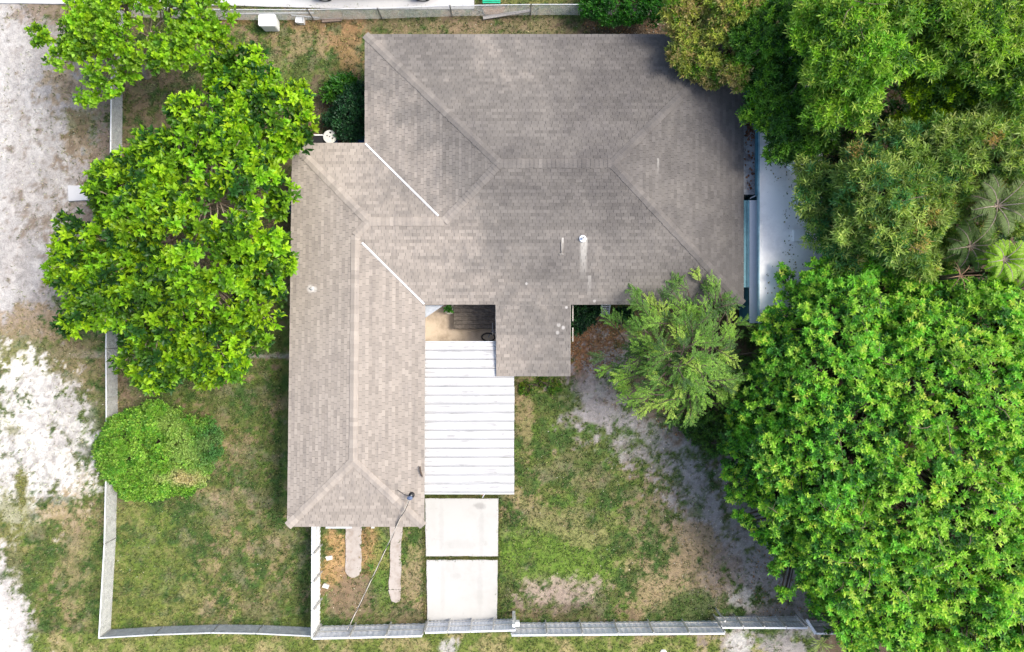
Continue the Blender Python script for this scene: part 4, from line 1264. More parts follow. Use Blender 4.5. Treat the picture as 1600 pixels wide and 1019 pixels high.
# ------------------------------------------------------------------ corner by the north west eaves
c = P(515.5, 214, .85)
dr = empty('barrel', (c.x, c.y, 0), 'round pale barrel with a pierced lid standing against the north eave', 'barrel')
MB().lathe((c.x, c.y, 0), [(.27, 0), (.29, .25), (.29, .5), (.30, .55), (.29, .6), (.28, .84)], 24).build('drum', M['bluegrey'], dr, smooth=False)
MB().lathe((c.x, c.y, .842), [(.315, 0), (.32, .03), (.30, .05)], 28).build('lid', simple('stained_lid', (.70, .70, .64), .35, 14, .6), dr)
for (dx, dy, rr) in ((.03, .19, .045), (-.12, .05, .03), (.13, -.07, .04), (0, 0, .03)):
    MB().lathe((c.x + dx, c.y + dy, .893), [(rr, 0), (rr, .006)], 12).build('hole', M['black'], dr)
c = P(497, 217, .8)
gr_ = empty('grill', (c.x, c.y, 0), 'small dark barbecue with a white bar beside the pale barrel', 'barbecue')
MB().box(c.x - .26, c.y - .20, .45, c.x + .26, c.y + .14, .80).build('cabinet', M['black'], gr_, bevel=.02)
MB().bar((c.x - .24, c.y + .17, .82), (c.x + .24, c.y + .17, .82), .05, .04).build('handle_bar', M['plastic_white'], gr_)
for dx in (-.22, .22):
    for dy in (-.16, .10):
        MB().box(c.x + dx - .02, c.y + dy - .02, 0, c.x + dx + .02, c.y + dy + .02, .448).build('leg', M['galv'], gr_)
c = P(563, 226, .4)
bt = empty('blue_basin', (c.x, c.y, 0), 'blue plastic basin tucked under the inner roof corner', 'basin')
MB().lathe((c.x, c.y, 0), [(.34, 0), (.42, .36), (.46, .38), (.46, .42), (.40, .42), (.35, .10)], 24).build('bowl', M['blue'], bt)
c = P(443, 318, .5)
ac = empty('air_conditioner', (c.x, c.y, 0), 'blue-grey air conditioner unit at the west wall under the big tree edge', 'air conditioner')
MB().box(c.x - .42, c.y - .40, .04, c.x + .42, c.y + .40, .72).build('casing', M['bluegrey'], ac, bevel=.03)
MB().lathe((c.x, c.y, .722), [(.30, 0), (.30, .015)], 20).build('fan_grille', M['black'], ac)
tp = MB(); c = P(258, 302, .6)
for (px, py, pw_, ph_, z) in ((262, 300, 18, 14, .55), (250, 312, 14, 10, .42)):
    q_ = P(px, py, .5); tp.lathe((q_.x, q_.y, 0), [(pw_ * .04, 0), (pw_ * .038, z * .6), (pw_ * .028, z * .9), (pw_ * .01, z)], 14, 1, .8)
o = tp.build('tarp_heap', M['bluegrey']); thing_mesh(o, 'blue-grey tarp heap glimpsed through the gap in the big leafy tree', 'tarp', P(258, 302))

# right of the porch: ladder and white pipe
ld = empty('ladder', P(947, 490), 'white ladder leaning against the back eave right of the porch roof', 'ladder')
t0, t1 = P(948, 464, 2.45), P(946, 480, 1.22)
dx = Vector((.19, 0, 0)); b_ = P(945, 493, .05)
for s_ in (-1, 1):
    MB().bar(t0 + dx * s_, b_ + dx * s_, .035, .07).build('side_rail', M['white'], ld)
for i in range(11):
    c_ = t0.lerp(b_, (i + .5) / 11); MB().bar(c_ - dx, c_ + dx, .03, .04).build('rung', M['white'], ld)
pv = MB().tube([P(907, 481, .8), P(912, 476, .9), P(917, 474, .9)], .035, 8).build('white_pipe', M['plastic_white'])
thing_mesh(pv, 'bent white pipe sticking out of the dark shrub at the inner porch corner', 'pipe', P(910, 479, .5))
# stones
for i, (px, py, a_, lab) in enumerate(((515, 871, .3, 'pale flat stone block in the strip garden, the upper of the two'), (510, 915, -.3, 'pale flat stone block in the strip garden, the lower of the two'), (583, 823, .1, 'small pale stone right at the house eave between the two paving strips'))):
    c = P(px, py); hx = .2 if i < 2 else .12
    m = MB().prism([tuple(v_) for v_ in [(c.x + hx * math.cos(a_ + t) * random.uniform(.85, 1.1), c.y + hx * .8 * math.sin(a_ + t) * random.uniform(.85, 1.1)) for t in (.6, 2.4, 3.8, 5.5)]], -.02, .10)
    o = m.build('stone_block', M['stone'], bevel=.012); thing_mesh(o, lab, 'stone', c)
for i, (px, py) in enumerate(((1036, 1018),)):
    c = P(px, py); o = MB().lathe(tuple(c), [(.17, 0), (.15, .08), (.05, .10)], 12, 1, .7).build('white_rock', M['plastic_white'])
    thing_mesh(o, 'round white rock in the verge at the bottom edge below the long white fence', 'rock', c)

# ------------------------------------------------------------------ neighbour building on the right
nbh = empty('neighbour_building', P(1330, 340), 'flat roofed neighbour building with pale blue-white membrane roof and teal edge', 'building')
zr = 3.0
def rect(px0, py0, px1, py1, z): a_ = P(px0, py1, z); b_ = P(px1, py0, z); return a_.x, a_.y, b_.x, b_.y
X0, Y0, X1, Y1 = rect(1187, 60, 1285, 505, zr)
rf = MB().box(X0, Y0, zr - .12, X1, Y1, zr).build('roof', M['membrane'], nbh)
MB().box(X0 + .1, Y0 + .1, 0, X1 - .1, Y1 - .1, zr - .125).build('wall', M['teal'], nbh)
MB().box(X0 - .055, Y0, zr - .2, X0 - .004, Y1, zr + .03).build('edge_trim', simple('pale_teal_trim', (.30, .48, .55), .3, 4, .5), nbh)
MB().box(X0 - .11, P(0, 305, 2.9).y, zr - .26, X0 - .058, Y1, zr - .02).build('gutter', M['teal'], nbh)
for py in (395, 225):
    q_ = P(0, py, zr).y; MB().box(X0 + .02, q_ - .012, zr + .001, X1 - .02, q_ + .012, zr + .007).build('seam', M['membrane'], rf)
q_ = P(1216, 0, zr).x; MB().box(q_ - .01, Y0 + .05, zr + .0015, q_ + .01, Y1 - .05, zr + .006).build('seam', M['membrane'], rf)
for px, py in ((1250, 308), (1248, 368)):
    q_ = P(px, py, zr + .1); MB().box(q_.x - .26, q_.y - .26, zr + .002, q_.x + .26, q_.y + .26, zr + .16).build('roof_hatch', M['plastic_white'], nbh, bevel=.03)
q_ = P(1241, 256, zr)
MB().lathe((q_.x, q_.y, zr), [(.36, 0), (.36, .10), (.34, .12), (.28, .22), (.15, .30), (.03, .33)], 24).build('dome_skylight', M['plastic_white'], nbh, smooth=False)
# awning between the houses
aw = empty('side_awning', P(1175, 400), 'narrow white awning roof with a teal gutter between the two houses', 'awning')
X0, Y0, X1, Y1 = rect(1171, 313, 1186.2, 505, 2.5)
MB().box(X0, Y0, 2.46, X1, Y1, 2.5).build('awning_panel', M['white'], aw)
MB().box(X0 - .10, Y0 + 1.6, 2.40, X0 - .004, Y1, 2.52).box(X0 - .24, Y0 + 1.6, 2.34, X0 - .105, Y1, 2.47).build('gutter', simple('teal_gutter', (.12, .30, .36), .3, 4, .5), aw)
for py in (316, 400, 500):
    q_ = P(1180, py, 1); MB().box(q_.x - .03, q_.y - .03, .1, q_.x + .03, q_.y + .03, 2.455).build('post', M['white'], aw)
ww_ = MB().bar(P(1172, 310, 2.3), P(1186, 303, 2.6), .05, .05).build('brace', M['white'], aw)

litter(330, [(1238, 300, 14, 190, .5), (1215, 230, 22, 60, .3), (1235, 440, 40, 50, .2)], 'roof_litter', 'dropped leaves lying on the pale neighbour roof', [(.13, .12, .09), (.25, .18, .1), (.08, .12, .04), (.35, .33, .3)], 15, .02, .06, zfix=3.0)
litter(150, [(1172, 200, 9, 22, .7), (1172, 250, 9, 50, .3)], 'gap_litter', 'red-brown leaves on the low roof between the two houses', [(.2, .09, .06), (.28, .14, .09)], 16, .03, .09, zfix=2.42)
# ------------------------------------------------------------------ vegetation
def palette(r, n, cols, wts=None, jit=.14):
    c = np.array(cols)[r.choice(len(cols), n, p=wts)]
    return c * r.uniform(1 - jit, 1 + jit, (n, 1)) * r.uniform(.93, 1.07, (n, 3))

def crown_points(blobs, r, clump, spacing, fill=.9, down=-.25, jitter=.1, sub=.9):
    """blobs: (px,py,rpx,ztop[,flat]); clumps sit on each blob, rosettes sit on each clump.
    returns rosette centres, normals, clump ids, clump centres"""
    B = []
    for b in blobs:
        zt = b[3]; fl = b[4] if len(b) > 4 else .7
        k = K * (H - zt + b[2] * .01)
        rad = b[2] * k
        c = P(b[0], b[1], zt - rad * fl * .6)
        B.append((np.array((c.x, c.y, zt - rad * fl)), rad, fl))
    cc = []
    for i, (c, rad, fl) in enumerate(B):
        n = int(fill * 4.2 * rad * rad / (clump * clump))
        d = r.normal(size=(n * 2, 3)); d /= np.linalg.norm(d, axis=1)[:, None]
        d = d[d[:, 2] > down][:n]
        rr = rad * (1 - np.abs(r.normal(0, jitter, len(d))))[:, None] - clump * .4
        p_ = c + d * rr * np.array((1, 1, fl))
        ok = np.ones(len(p_), bool)
        for j, (c2, r2, f2) in enumerate(B):
            if j != i:
                ok &= np.linalg.norm((p_ - c2) / np.array((1, 1, f2)), axis=1) > (r2 - clump * 1.2)
        cc.append(p_[ok])
    cc = np.concatenate(cc)
    pos, nrm, cid = [], [], []
    for i, c in enumerate(cc):
        R_ = clump * r.uniform(.65, 1.25)
        n = max(3, int(sub * 2.6 * R_ * R_ * 3.1 / (spacing * spacing)))
        d = r.normal(size=(n, 3)); d[:, 2] = np.abs(d[:, 2]) * 1.1 - .28; d /= np.linalg.norm(d, axis=1)[:, None]
        pos.append(c + d * R_ * r.uniform(.75, 1.05, (n, 1)) * np.array((1, 1, .75))); nrm.append(d); cid.append(np.full(n, i))
    return np.concatenate(pos), np.concatenate(nrm), np.concatenate(cid), cc

def limbs(root, base, targets, r, mat, r0_=.22, name='branch', nb=7, tip=.02, trunk_h=None):
    """trunk, main limbs to grouped targets, and twigs to every target"""
    base = Vector(base)
    zc = np.median(targets[:, 2]); th = trunk_h or max(.6, zc * .42)
    cx, cy = targets[:, 0].mean(), targets[:, 1].mean()
    topv = Vector((base.x * .7 + cx * .3, base.y * .7 + cy * .3, th))
    MB().tube([base + Vector((0, 0, -.1)), base.lerp(topv, .15), base.lerp(topv, .55) + Vector((.06, -.05, 0)), topv], [r0_ * 1.5, r0_ * 1.08, r0_ * .9, r0_ * .8], 10).build('trunk', mat, root)
    k = min(nb, len(targets)); seeds = targets[r.choice(len(targets), k, replace=False)]
    for _ in range(4):
        lab = np.argmin(((targets[:, None] - seeds[None]) ** 2).sum(-1), 1)
        seeds = np.array([targets[lab == j].mean(0) if (lab == j).any() else seeds[j] for j in range(k)])
    for j in range(k):
        tg = targets[lab == j]
        if not len(tg): continue
        m = MB()
        s = Vector(seeds[j]); end = topv.lerp(s, .85); end.z = topv.z + (s.z - topv.z) * .8
        mid = topv.lerp(end, .5) + Vector((r.uniform(-.3, .3), r.uniform(-.3, .3), r.uniform(-.1, .3)))
        m.tube([topv - Vector((0, 0, .15)), mid, end], [r0_ * .5, r0_ * .32, r0_ * .18], 7)
        for t_ in tg:
            t_ = Vector(t_); a_ = mid.lerp(end, r.uniform(.2, 1))
            q_ = a_.lerp(t_, .55) + Vector((r.uniform(-.15, .15), r.uniform(-.15, .15), r.uniform(-.15, .1)))
            m.tube([a_, q_, t_], [r0_ * .17, r0_ * .12, tip], 5)
        m.build(name, mat, root)

def foliage(root, arrs, nind, r, name='foliage', leafname='leaf'):
    """arrs = rosettes() output; the nind leaves nearest the camera become leaf objects, the rest one mass"""
    pos, d, up, L, W, col = arrs
    if nind:
        dist = np.linalg.norm(pos - camp, axis=1) + (pos[:, 2] * 0)
        order = np.argsort(dist + r.uniform(0, .6, len(pos)))
        sel = order[:nind]; rest = order[nind:]
        v, F, c = leaf_arrays(pos[sel], d[sel], up[sel], L[sel], W[sel], col[sel])
        F0 = F[:6]
        tot = len(sel)
        # shared leaf meshes, one per tone
        tones = 6; rank = np.argsort(np.argsort(col[sel].sum(1))) * tones // tot
        tm_ = []
        for t in range(tones):
            cm = col[sel][rank == t].mean(0)
            a_ = leaf_arrays(np.zeros((1, 3)), np.array([[1., 0, 0]]), np.array([[0, 0, 1.]]), np.array([1.]), np.array([W[sel].mean() / L[sel].mean()]), cm[None])
            tm_.append(npmesh('leaf', a_[0], a_[1], M['leaf'], a_[2]))
        for q, i in enumerate(sel):
            o = bpy.data.objects.new(leafname, tm_[rank[q]]); C.objects.link(o); o.parent = root
            dx = Vector(d[i]).normalized(); s = dx.cross(Vector(up[i])).normalized(); u = s.cross(dx)
            mt = Matrix((dx, -s, u)).transposed().to_4x4() @ Matrix.Scale(float(L[i]), 4)
            mt.translation = Vector(pos[i]) - root.location
            o.matrix_local = mt
    else:
        rest = np.arange(len(pos))
    v, F, c = leaf_arrays(pos[rest], d[rest], up[rest], L[rest], W[rest], col[rest])
    o = link(name, npmesh(name, v, F, M['leaf'], np.clip(c, .004, .7)), root)
    o['kind'] = 'stuff'
    return o

def tree(name, label, cat, base, blobs, seed, clump, spacing, nl, L, W, cols, wts=None, bark='bark', nind=0, group=None, fill=.9, spread=(.5, 1.35),
         trunk_r=.2, axis_len=.02, jitter=.1, clumpvar=.22, down=-.25, sub=.9, mod=None, nb=7, th=None, up_mix=.35, twigs=0):
    r = np.random.default_rng(seed)
    b = P(*base)
    root = empty(name, (b.x, b.y, 0), label, cat, group)
    pos, nrm, cid, cc = crown_points(blobs, r, clump, spacing, fill, down, jitter, sub)
    nn = nrm * (1 - up_mix) + np.array((0, 0, up_mix)); nn /= np.linalg.norm(nn, axis=1)[:, None]
    cl_tone = r.choice(len(cols), len(cc), p=wts)
    same = r.random(len(pos)) < .62
    ci = np.where(same, cl_tone[cid], r.choice(len(cols), len(pos), p=wts))
    col = np.array(cols)[ci] * r.uniform(1 - .12, 1.12, (len(pos), 1)) * (1 + r.uniform(-clumpvar, clumpvar, len(cc)))[cid][:, None] * r.uniform(.95, 1.05, (len(pos), 3))
    if mod is not None:
        col = mod(pos, col, r)
    ar = rosettes(pos, nn, r, nl, L, W, col, spread, axis_len)
    foliage(root, ar, nind, r)
    limbs(root, (b.x, b.y, 0), cc, r, M[bark], trunk_r, nb=nb, trunk_h=th)
    if twigs:
        hi = cc[cc[:, 2] > np.median(cc[:, 2])]
        for _ in range(twigs):
            m = MB(); a_ = Vector(hi[r.integers(len(hi))]) + Vector((0, 0, clump * .35)); an = r.uniform(0, 6.28); L_ = r.uniform(.5, 1.3)
            e_ = a_ + Vector((math.cos(an) * L_, math.sin(an) * L_, r.uniform(.0, .35))); k_ = a_.lerp(e_, .5) + Vector((r.uniform(-.15, .15), r.uniform(-.15, .15), .05))
            m.tube([a_, a_.lerp(k_, .5) + Vector((.03, -.03, .02)), k_, e_], [.018, .015, .012, .004], 5)
            f_ = k_.lerp(e_, .7) + Vector((r.uniform(-.3, .3), r.uniform(-.3, .3), .1))
            m.tube([k_, f_], [.010, .003], 4)
            m.build('bare_twig', M['twig'], root)

    return root, len(pos)

LIME = (.300, .500, .018); LG = (.190, .390, .018); MG = (.070, .175, .016); DG = (.028, .095, .018); BG = (.016, .075, .028)
# big leafy tree on the left
tree('leafy_tree', 'big bright green tree with large oval leaves between the sandy lane and the house wing', 'tree', (275, 385),
     [(320, 185, 66, 6.2), (400, 170, 62, 5.6), (435, 190, 55, 5.4), (252, 238, 54, 5.6), (330, 260, 92, 7.0), (400, 290, 55, 6.0), (200, 300, 72, 5.6), (170, 296, 38, 4.2), (250, 340, 90, 7.2),
      (140, 370, 55, 5.0), (350, 370, 85, 6.9), (410, 400, 45, 5.6), (120, 420, 50, 4.6), (190, 450, 80, 6.2), (290, 450, 92, 7.2), (390, 460, 58, 6.0), (120, 490, 38, 4.2), (230, 540, 62, 5.5),
      (330, 535, 66, 5.8), (395, 530, 24, 4.4), (250, 582, 34, 4.6), (310, 575, 34, 5), (360, 120, 44, 5.0), (395, 110, 40, 5), (460, 165, 30, 4.6), (440, 240, 26, 4.8)],
     101, .38, .28, 7, .265, .125, [LIME, LG, MG, DG], [.34, .30, .21, .15], 'bark_pale', nind=300, fill=.53, trunk_r=.20, nb=12, sub=.76, jitter=.26, clumpvar=.34, spread=(.35, 1.3), th=2.2)
tree('young_tree', 'sparser yellow-green tree with pale bare limbs at the top left by the chain link fence', 'tree', (230, 118),
     [(200, 40, 60, 6.0), (260, 20, 55, 6.0), (320, 15, 40, 5.6), (140, 40, 42, 5.2), (110, 60, 26, 4.8), (62, 52, 18, 4.6), (90, 82, 20, 4.6), (125, 85, 22, 4.8), (330, 50, 26, 5), (230, 70, 40, 5.6),
      (275, 90, 24, 5.2), (160, 120, 30, 5), (180, 95, 32, 5), (140, 145, 18, 4.6), (300, 70, 28, 5.2), (345, 20, 18, 5), (130, 10, 30, 5), (200, -10, 60, 6), (300, -20, 50, 5.6)],
     102, .34, .26, 8, .17, .11, [LIME, (.24, .42, .04), LG, MG], [.4, .25, .25, .1], 'bark_pale', nind=300, fill=.55, trunk_r=.16, nb=11, sub=.7, jitter=.2, th=1.8)

# rounded clipped bush, mottled
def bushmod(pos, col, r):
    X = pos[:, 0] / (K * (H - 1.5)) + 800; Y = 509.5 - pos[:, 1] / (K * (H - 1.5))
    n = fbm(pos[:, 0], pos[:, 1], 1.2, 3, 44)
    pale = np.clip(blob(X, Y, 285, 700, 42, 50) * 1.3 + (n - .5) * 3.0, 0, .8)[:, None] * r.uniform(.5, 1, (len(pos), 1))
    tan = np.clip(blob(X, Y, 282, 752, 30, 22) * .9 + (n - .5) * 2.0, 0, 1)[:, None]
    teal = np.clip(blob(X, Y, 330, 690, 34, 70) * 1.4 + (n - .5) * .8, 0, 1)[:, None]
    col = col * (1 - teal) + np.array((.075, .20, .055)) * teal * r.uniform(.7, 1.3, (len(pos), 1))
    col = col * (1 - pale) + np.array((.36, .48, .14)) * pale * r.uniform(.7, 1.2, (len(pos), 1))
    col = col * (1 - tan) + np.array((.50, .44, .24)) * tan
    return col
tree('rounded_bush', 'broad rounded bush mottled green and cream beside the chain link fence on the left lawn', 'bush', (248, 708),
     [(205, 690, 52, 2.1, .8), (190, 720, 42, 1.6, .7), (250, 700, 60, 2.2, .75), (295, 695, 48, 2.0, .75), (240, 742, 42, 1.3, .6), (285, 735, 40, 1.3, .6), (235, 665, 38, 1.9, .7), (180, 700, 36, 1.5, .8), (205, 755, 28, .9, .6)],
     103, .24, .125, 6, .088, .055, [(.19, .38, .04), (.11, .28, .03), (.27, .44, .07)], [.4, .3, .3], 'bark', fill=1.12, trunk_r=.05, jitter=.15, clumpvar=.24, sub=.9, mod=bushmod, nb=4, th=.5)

# trees on the right: mango-like crowns
OL = (.20, .26, .06); OLB = (.36, .29, .12); OY = (.38, .42, .08); BRN = (.30, .175, .075)
MC = [(.15, .34, .03), (.25, .45, .035), (.06, .16, .022), (.36, .52, .08)]
gm = 'tall trees crowding the right side'
tree('mango_tree', 'olive and tan leaved tree leaning over the top right corner of the main roof', 'tree', (1130, 40),
     [(1090, 25, 46, 4.6), (1085, 75, 40, 4.3), (1130, 70, 44, 4.8), (1150, 10, 50, 5.4), (1110, 100, 30, 4.2), (1065, 10, 28, 4.8), (1060, 85, 12, 4.2), (1150, 110, 26, 4.8)],
     111, .36, .19, 9, .17, .045, [OL, OLB, OY, (.12, .27, .02)], [.3, .28, .27, .15], 'bark', fill=1.1, group=gm, trunk_r=.16, nb=6)
tree('mango_tree', 'dark green tree overhanging the top of the neighbour flat roof', 'tree', (1230, 120),
     [(1190, 60, 48, 5.6), (1215, 130, 44, 5.4), (1200, 165, 36, 4.8), (1240, 190, 44, 5.2), (1230, 40, 50, 6.2), (1275, 120, 46, 6), (1225, 225, 26, 4.6), (1268, 210, 40, 5.0), (1172, 120, 26, 4.6)],
     112, .38, .20, 9, .18, .05, [(.065, .18, .022), (.11, .27, .025), (.035, .11, .02), (.20, .38, .03)], [.35, .3, .25, .1], 'bark', fill=.92, jitter=.2, clumpvar=.3, twigs=6, group=gm, trunk_r=.2, nb=8)
tree('mango_tree', 'high fresh green tree at the top edge, second crown from the right corner', 'tree', (1340, 70),
     [(1300, 30, 60, 8), (1350, 10, 66, 8.6), (1330, 80, 62, 8.4), (1290, 110, 42, 7), (1380, 60, 60, 8.4), (1350, 125, 46, 7.6), (1410, 10, 50, 8), (1300, 165, 40, 6.8), (1345, 165, 34, 6.8)],
     113, .46, .25, 9, .23, .052, MC, [.3, .34, .12, .24], 'bark', fill=.95, jitter=.2, clumpvar=.3, twigs=6, group=gm, trunk_r=.28, nb=9)
tree('mango_tree', 'high bright yellow-green tree filling the top right corner', 'tree', (1510, 60),
     [(1450, 20, 60, 8.8), (1520, 15, 70, 9.2), (1580, 40, 60, 9), (1470, 70, 46, 8.2), (1540, 85, 50, 8.2), (1610, 110, 60, 8.6), (1500, -30, 60, 8.6)],
     114, .46, .25, 9, .23, .055, [(.24, .40, .04), (.13, .28, .03), (.33, .46, .08), (.05, .13, .02)], [.34, .28, .22, .16], 'bark', fill=.92, jitter=.2, clumpvar=.3, twigs=6, group=gm, trunk_r=.28, nb=8)
tree('mango_tree', 'dark tree with a lime patch of young leaves, above the pale olive tree', 'tree', (1490, 150),
     [(1490, 130, 40, 7.0), (1530, 130, 40, 7.2), (1515, 165, 30, 6.6), (1440, 140, 30, 6.4), (1580, 170, 34, 7), (1425, 195, 26, 5.6), (1470, 185, 28, 6.4)],
     115, .36, .20, 10, .17, .055, [(.28, .44, .014), (.06, .14, .02), (.14, .27, .02)], [.45, .3, .25], 'bark', fill=.9, group=gm, trunk_r=.2, nb=6)
tree('mango_tree', 'olive leaved tree with orange tips beside the neighbour roof, left of the palms', 'tree', (1390, 320),
     [(1290, 300, 42, 5.6), (1295, 355, 36, 5.2), (1350, 260, 40, 6.4), (1380, 300, 62, 7.4), (1430, 270, 54, 7.2), (1400, 360, 54, 7), (1350, 340, 46, 6.6), (1440, 340, 46, 6.8), (1470, 300, 44, 6.8), (1410, 225, 40, 6.8), (1440, 400, 36, 6), (1270, 265, 24, 5), (1275, 335, 22, 4.9), (1320, 395, 34, 5.4)],
     116, .42, .26, 10, .24, .042, [(.22, .33, .07), (.36, .46, .12), (.10, .20, .035), (.06, .18, .055), (.40, .30, .10)], [.34, .28, .18, .17, .03], 'bark', fill=.92, jitter=.2, clumpvar=.3, twigs=6, group=gm, trunk_r=.26, nb=10)
tree('mango_tree', 'pale olive tree at the right edge above the palms', 'tree', (1560, 240),
     [(1500, 220, 46, 7.4), (1550, 210, 50, 7.8), (1600, 230, 56, 8), (1520, 265, 44, 7.0), (1580, 285, 44, 7), (1470, 240, 36, 6.8), (1620, 300, 40, 7), (1500, 330, 24, 5.6), (1480, 375, 26, 5.2), (1535, 360, 18, 5.4), (1470, 410, 20, 4.8), (1590, 345, 22, 5.8)],
     117, .42, .26, 10, .24, .042, [(.27, .38, .08), (.40, .50, .14), (.11, .22, .04), (.48, .32, .12)], [.38, .32, .27, .03], 'bark', fill=.92, jitter=.2, clumpvar=.3, twigs=6, group=gm, trunk_r=.24, nb=8)
# bright star-leaved trees, lower right
SG = [(.33, .61, .06), (.18, .45, .05), (.05, .17, .028), (.38, .66, .09)]
gs = 'bright star-leaved trees in the lower right'
def sunny(pos, col, r): return col
kw = dict(twigs=14, clump=.27, spacing=.31, nl=10, L=.175, W=.07, cols=SG, group=gs, fill=.80, sub=.85, jitter=.34, clumpvar=.40, bark='bark', up_mix=.74, spread=(.5, 1.45))
tree('star_leaf_tree', 'bright green bushy tree reaching over the lower end of the neighbour roof', 'tree', (1290, 520), [(1230, 520, 46, 4.6), (1260, 470, 40, 4.6), (1300, 440, 44, 5.2), (1340, 480, 60, 6), (1290, 530, 60, 6), (1230, 570, 50, 5.2), (1340, 560, 66, 6.6), (1290, 600, 60, 6.2), (1350, 420, 36, 5), (1228, 430, 15, 3.8), (1238, 452, 14, 3.8), (1212, 480, 10, 3.6)], 121, wts=[.3, .36, .24, .10], trunk_r=.22, nb=10, **kw)
tree('star_leaf_tree', 'wide bright green tree along the right edge below the palms', 'tree', (1500, 560), [(1410, 500, 46, 5.6), (1460, 520, 56, 6.6), (1520, 480, 50, 6.4), (1580, 500, 60, 7), (1430, 580, 66, 7), (1510, 570, 72, 7.6), (1590, 590, 70, 7.6), (1460, 640, 66, 7.2), (1550, 650, 70, 7.6), (1620, 680, 60, 7.4), (1440, 445, 30, 5.4), (1475, 455, 34, 5.6), (1560, 455, 34, 6.0), (1400, 440, 26, 4.8)], 122, wts=[.36, .28, .14, .22], trunk_r=.28, nb=11, **kw)
tree('star_leaf_tree', 'dense bright green tree overhanging the bare soil of the right yard', 'tree', (1260, 720), [(1180, 640, 36, 4.2), (1225, 640, 50, 5.2), (1170, 700, 38, 4.2), (1230, 710, 60, 5.8), (1290, 680, 66, 6.6), (1190, 760, 40, 4.2), (1250, 790, 58, 5.6), (1310, 770, 66, 6.6), (1150, 735, 18, 3.4), (1360, 700, 60, 6.8), (1370, 640, 56, 6.8), (1236, 850, 40, 4.6), (1205, 600, 40, 4.6), (1133, 700, 13, 3.0), (1148, 772, 15, 3.2), (1166, 812, 13, 3.4), (1196, 832, 20, 3.6), (1210, 884, 15, 3.6), (1226, 930, 14, 3.6), (1148, 662, 16, 3.0), (1138, 742, 11, 3), (1176, 590, 14, 3.4), (1200, 545, 12, 3.6)], 123, wts=[.26, .38, .28, .08], trunk_r=.25, nb=11, **kw)
tree('star_leaf_tree', 'yellow-green tree in the bottom right corner', 'tree', (1500, 840), [(1420, 760, 66, 7), (1490, 740, 66, 7.2), (1560, 760, 70, 7.4), (1450, 830, 70, 7), (1530, 840, 74, 7.2), (1600, 850, 70, 7.2), (1480, 910, 66, 6.4), (1560, 930, 70, 6.6), (1520, 1000, 60, 6), (1610, 990, 60, 6.2), (1440, 1010, 44, 5)], 124, wts=[.38, .24, .13, .25], trunk_r=.28, nb=11, **kw)
tree('star_leaf_tree', 'green tree standing over the right end of the white fence', 'tree', (1350, 900), [(1300, 850, 56, 5.8), (1360, 830, 60, 6.4), (1275, 900, 36, 4.6), (1330, 910, 60, 5.8), (1390, 900, 64, 6.2), (1350, 970, 48, 5), (1410, 970, 54, 5.6), (1290, 940, 30, 3.9), (1345, 1010, 30, 4)], 125, wts=[.34, .32, .2, .14], trunk_r=.24, nb=10, **kw)

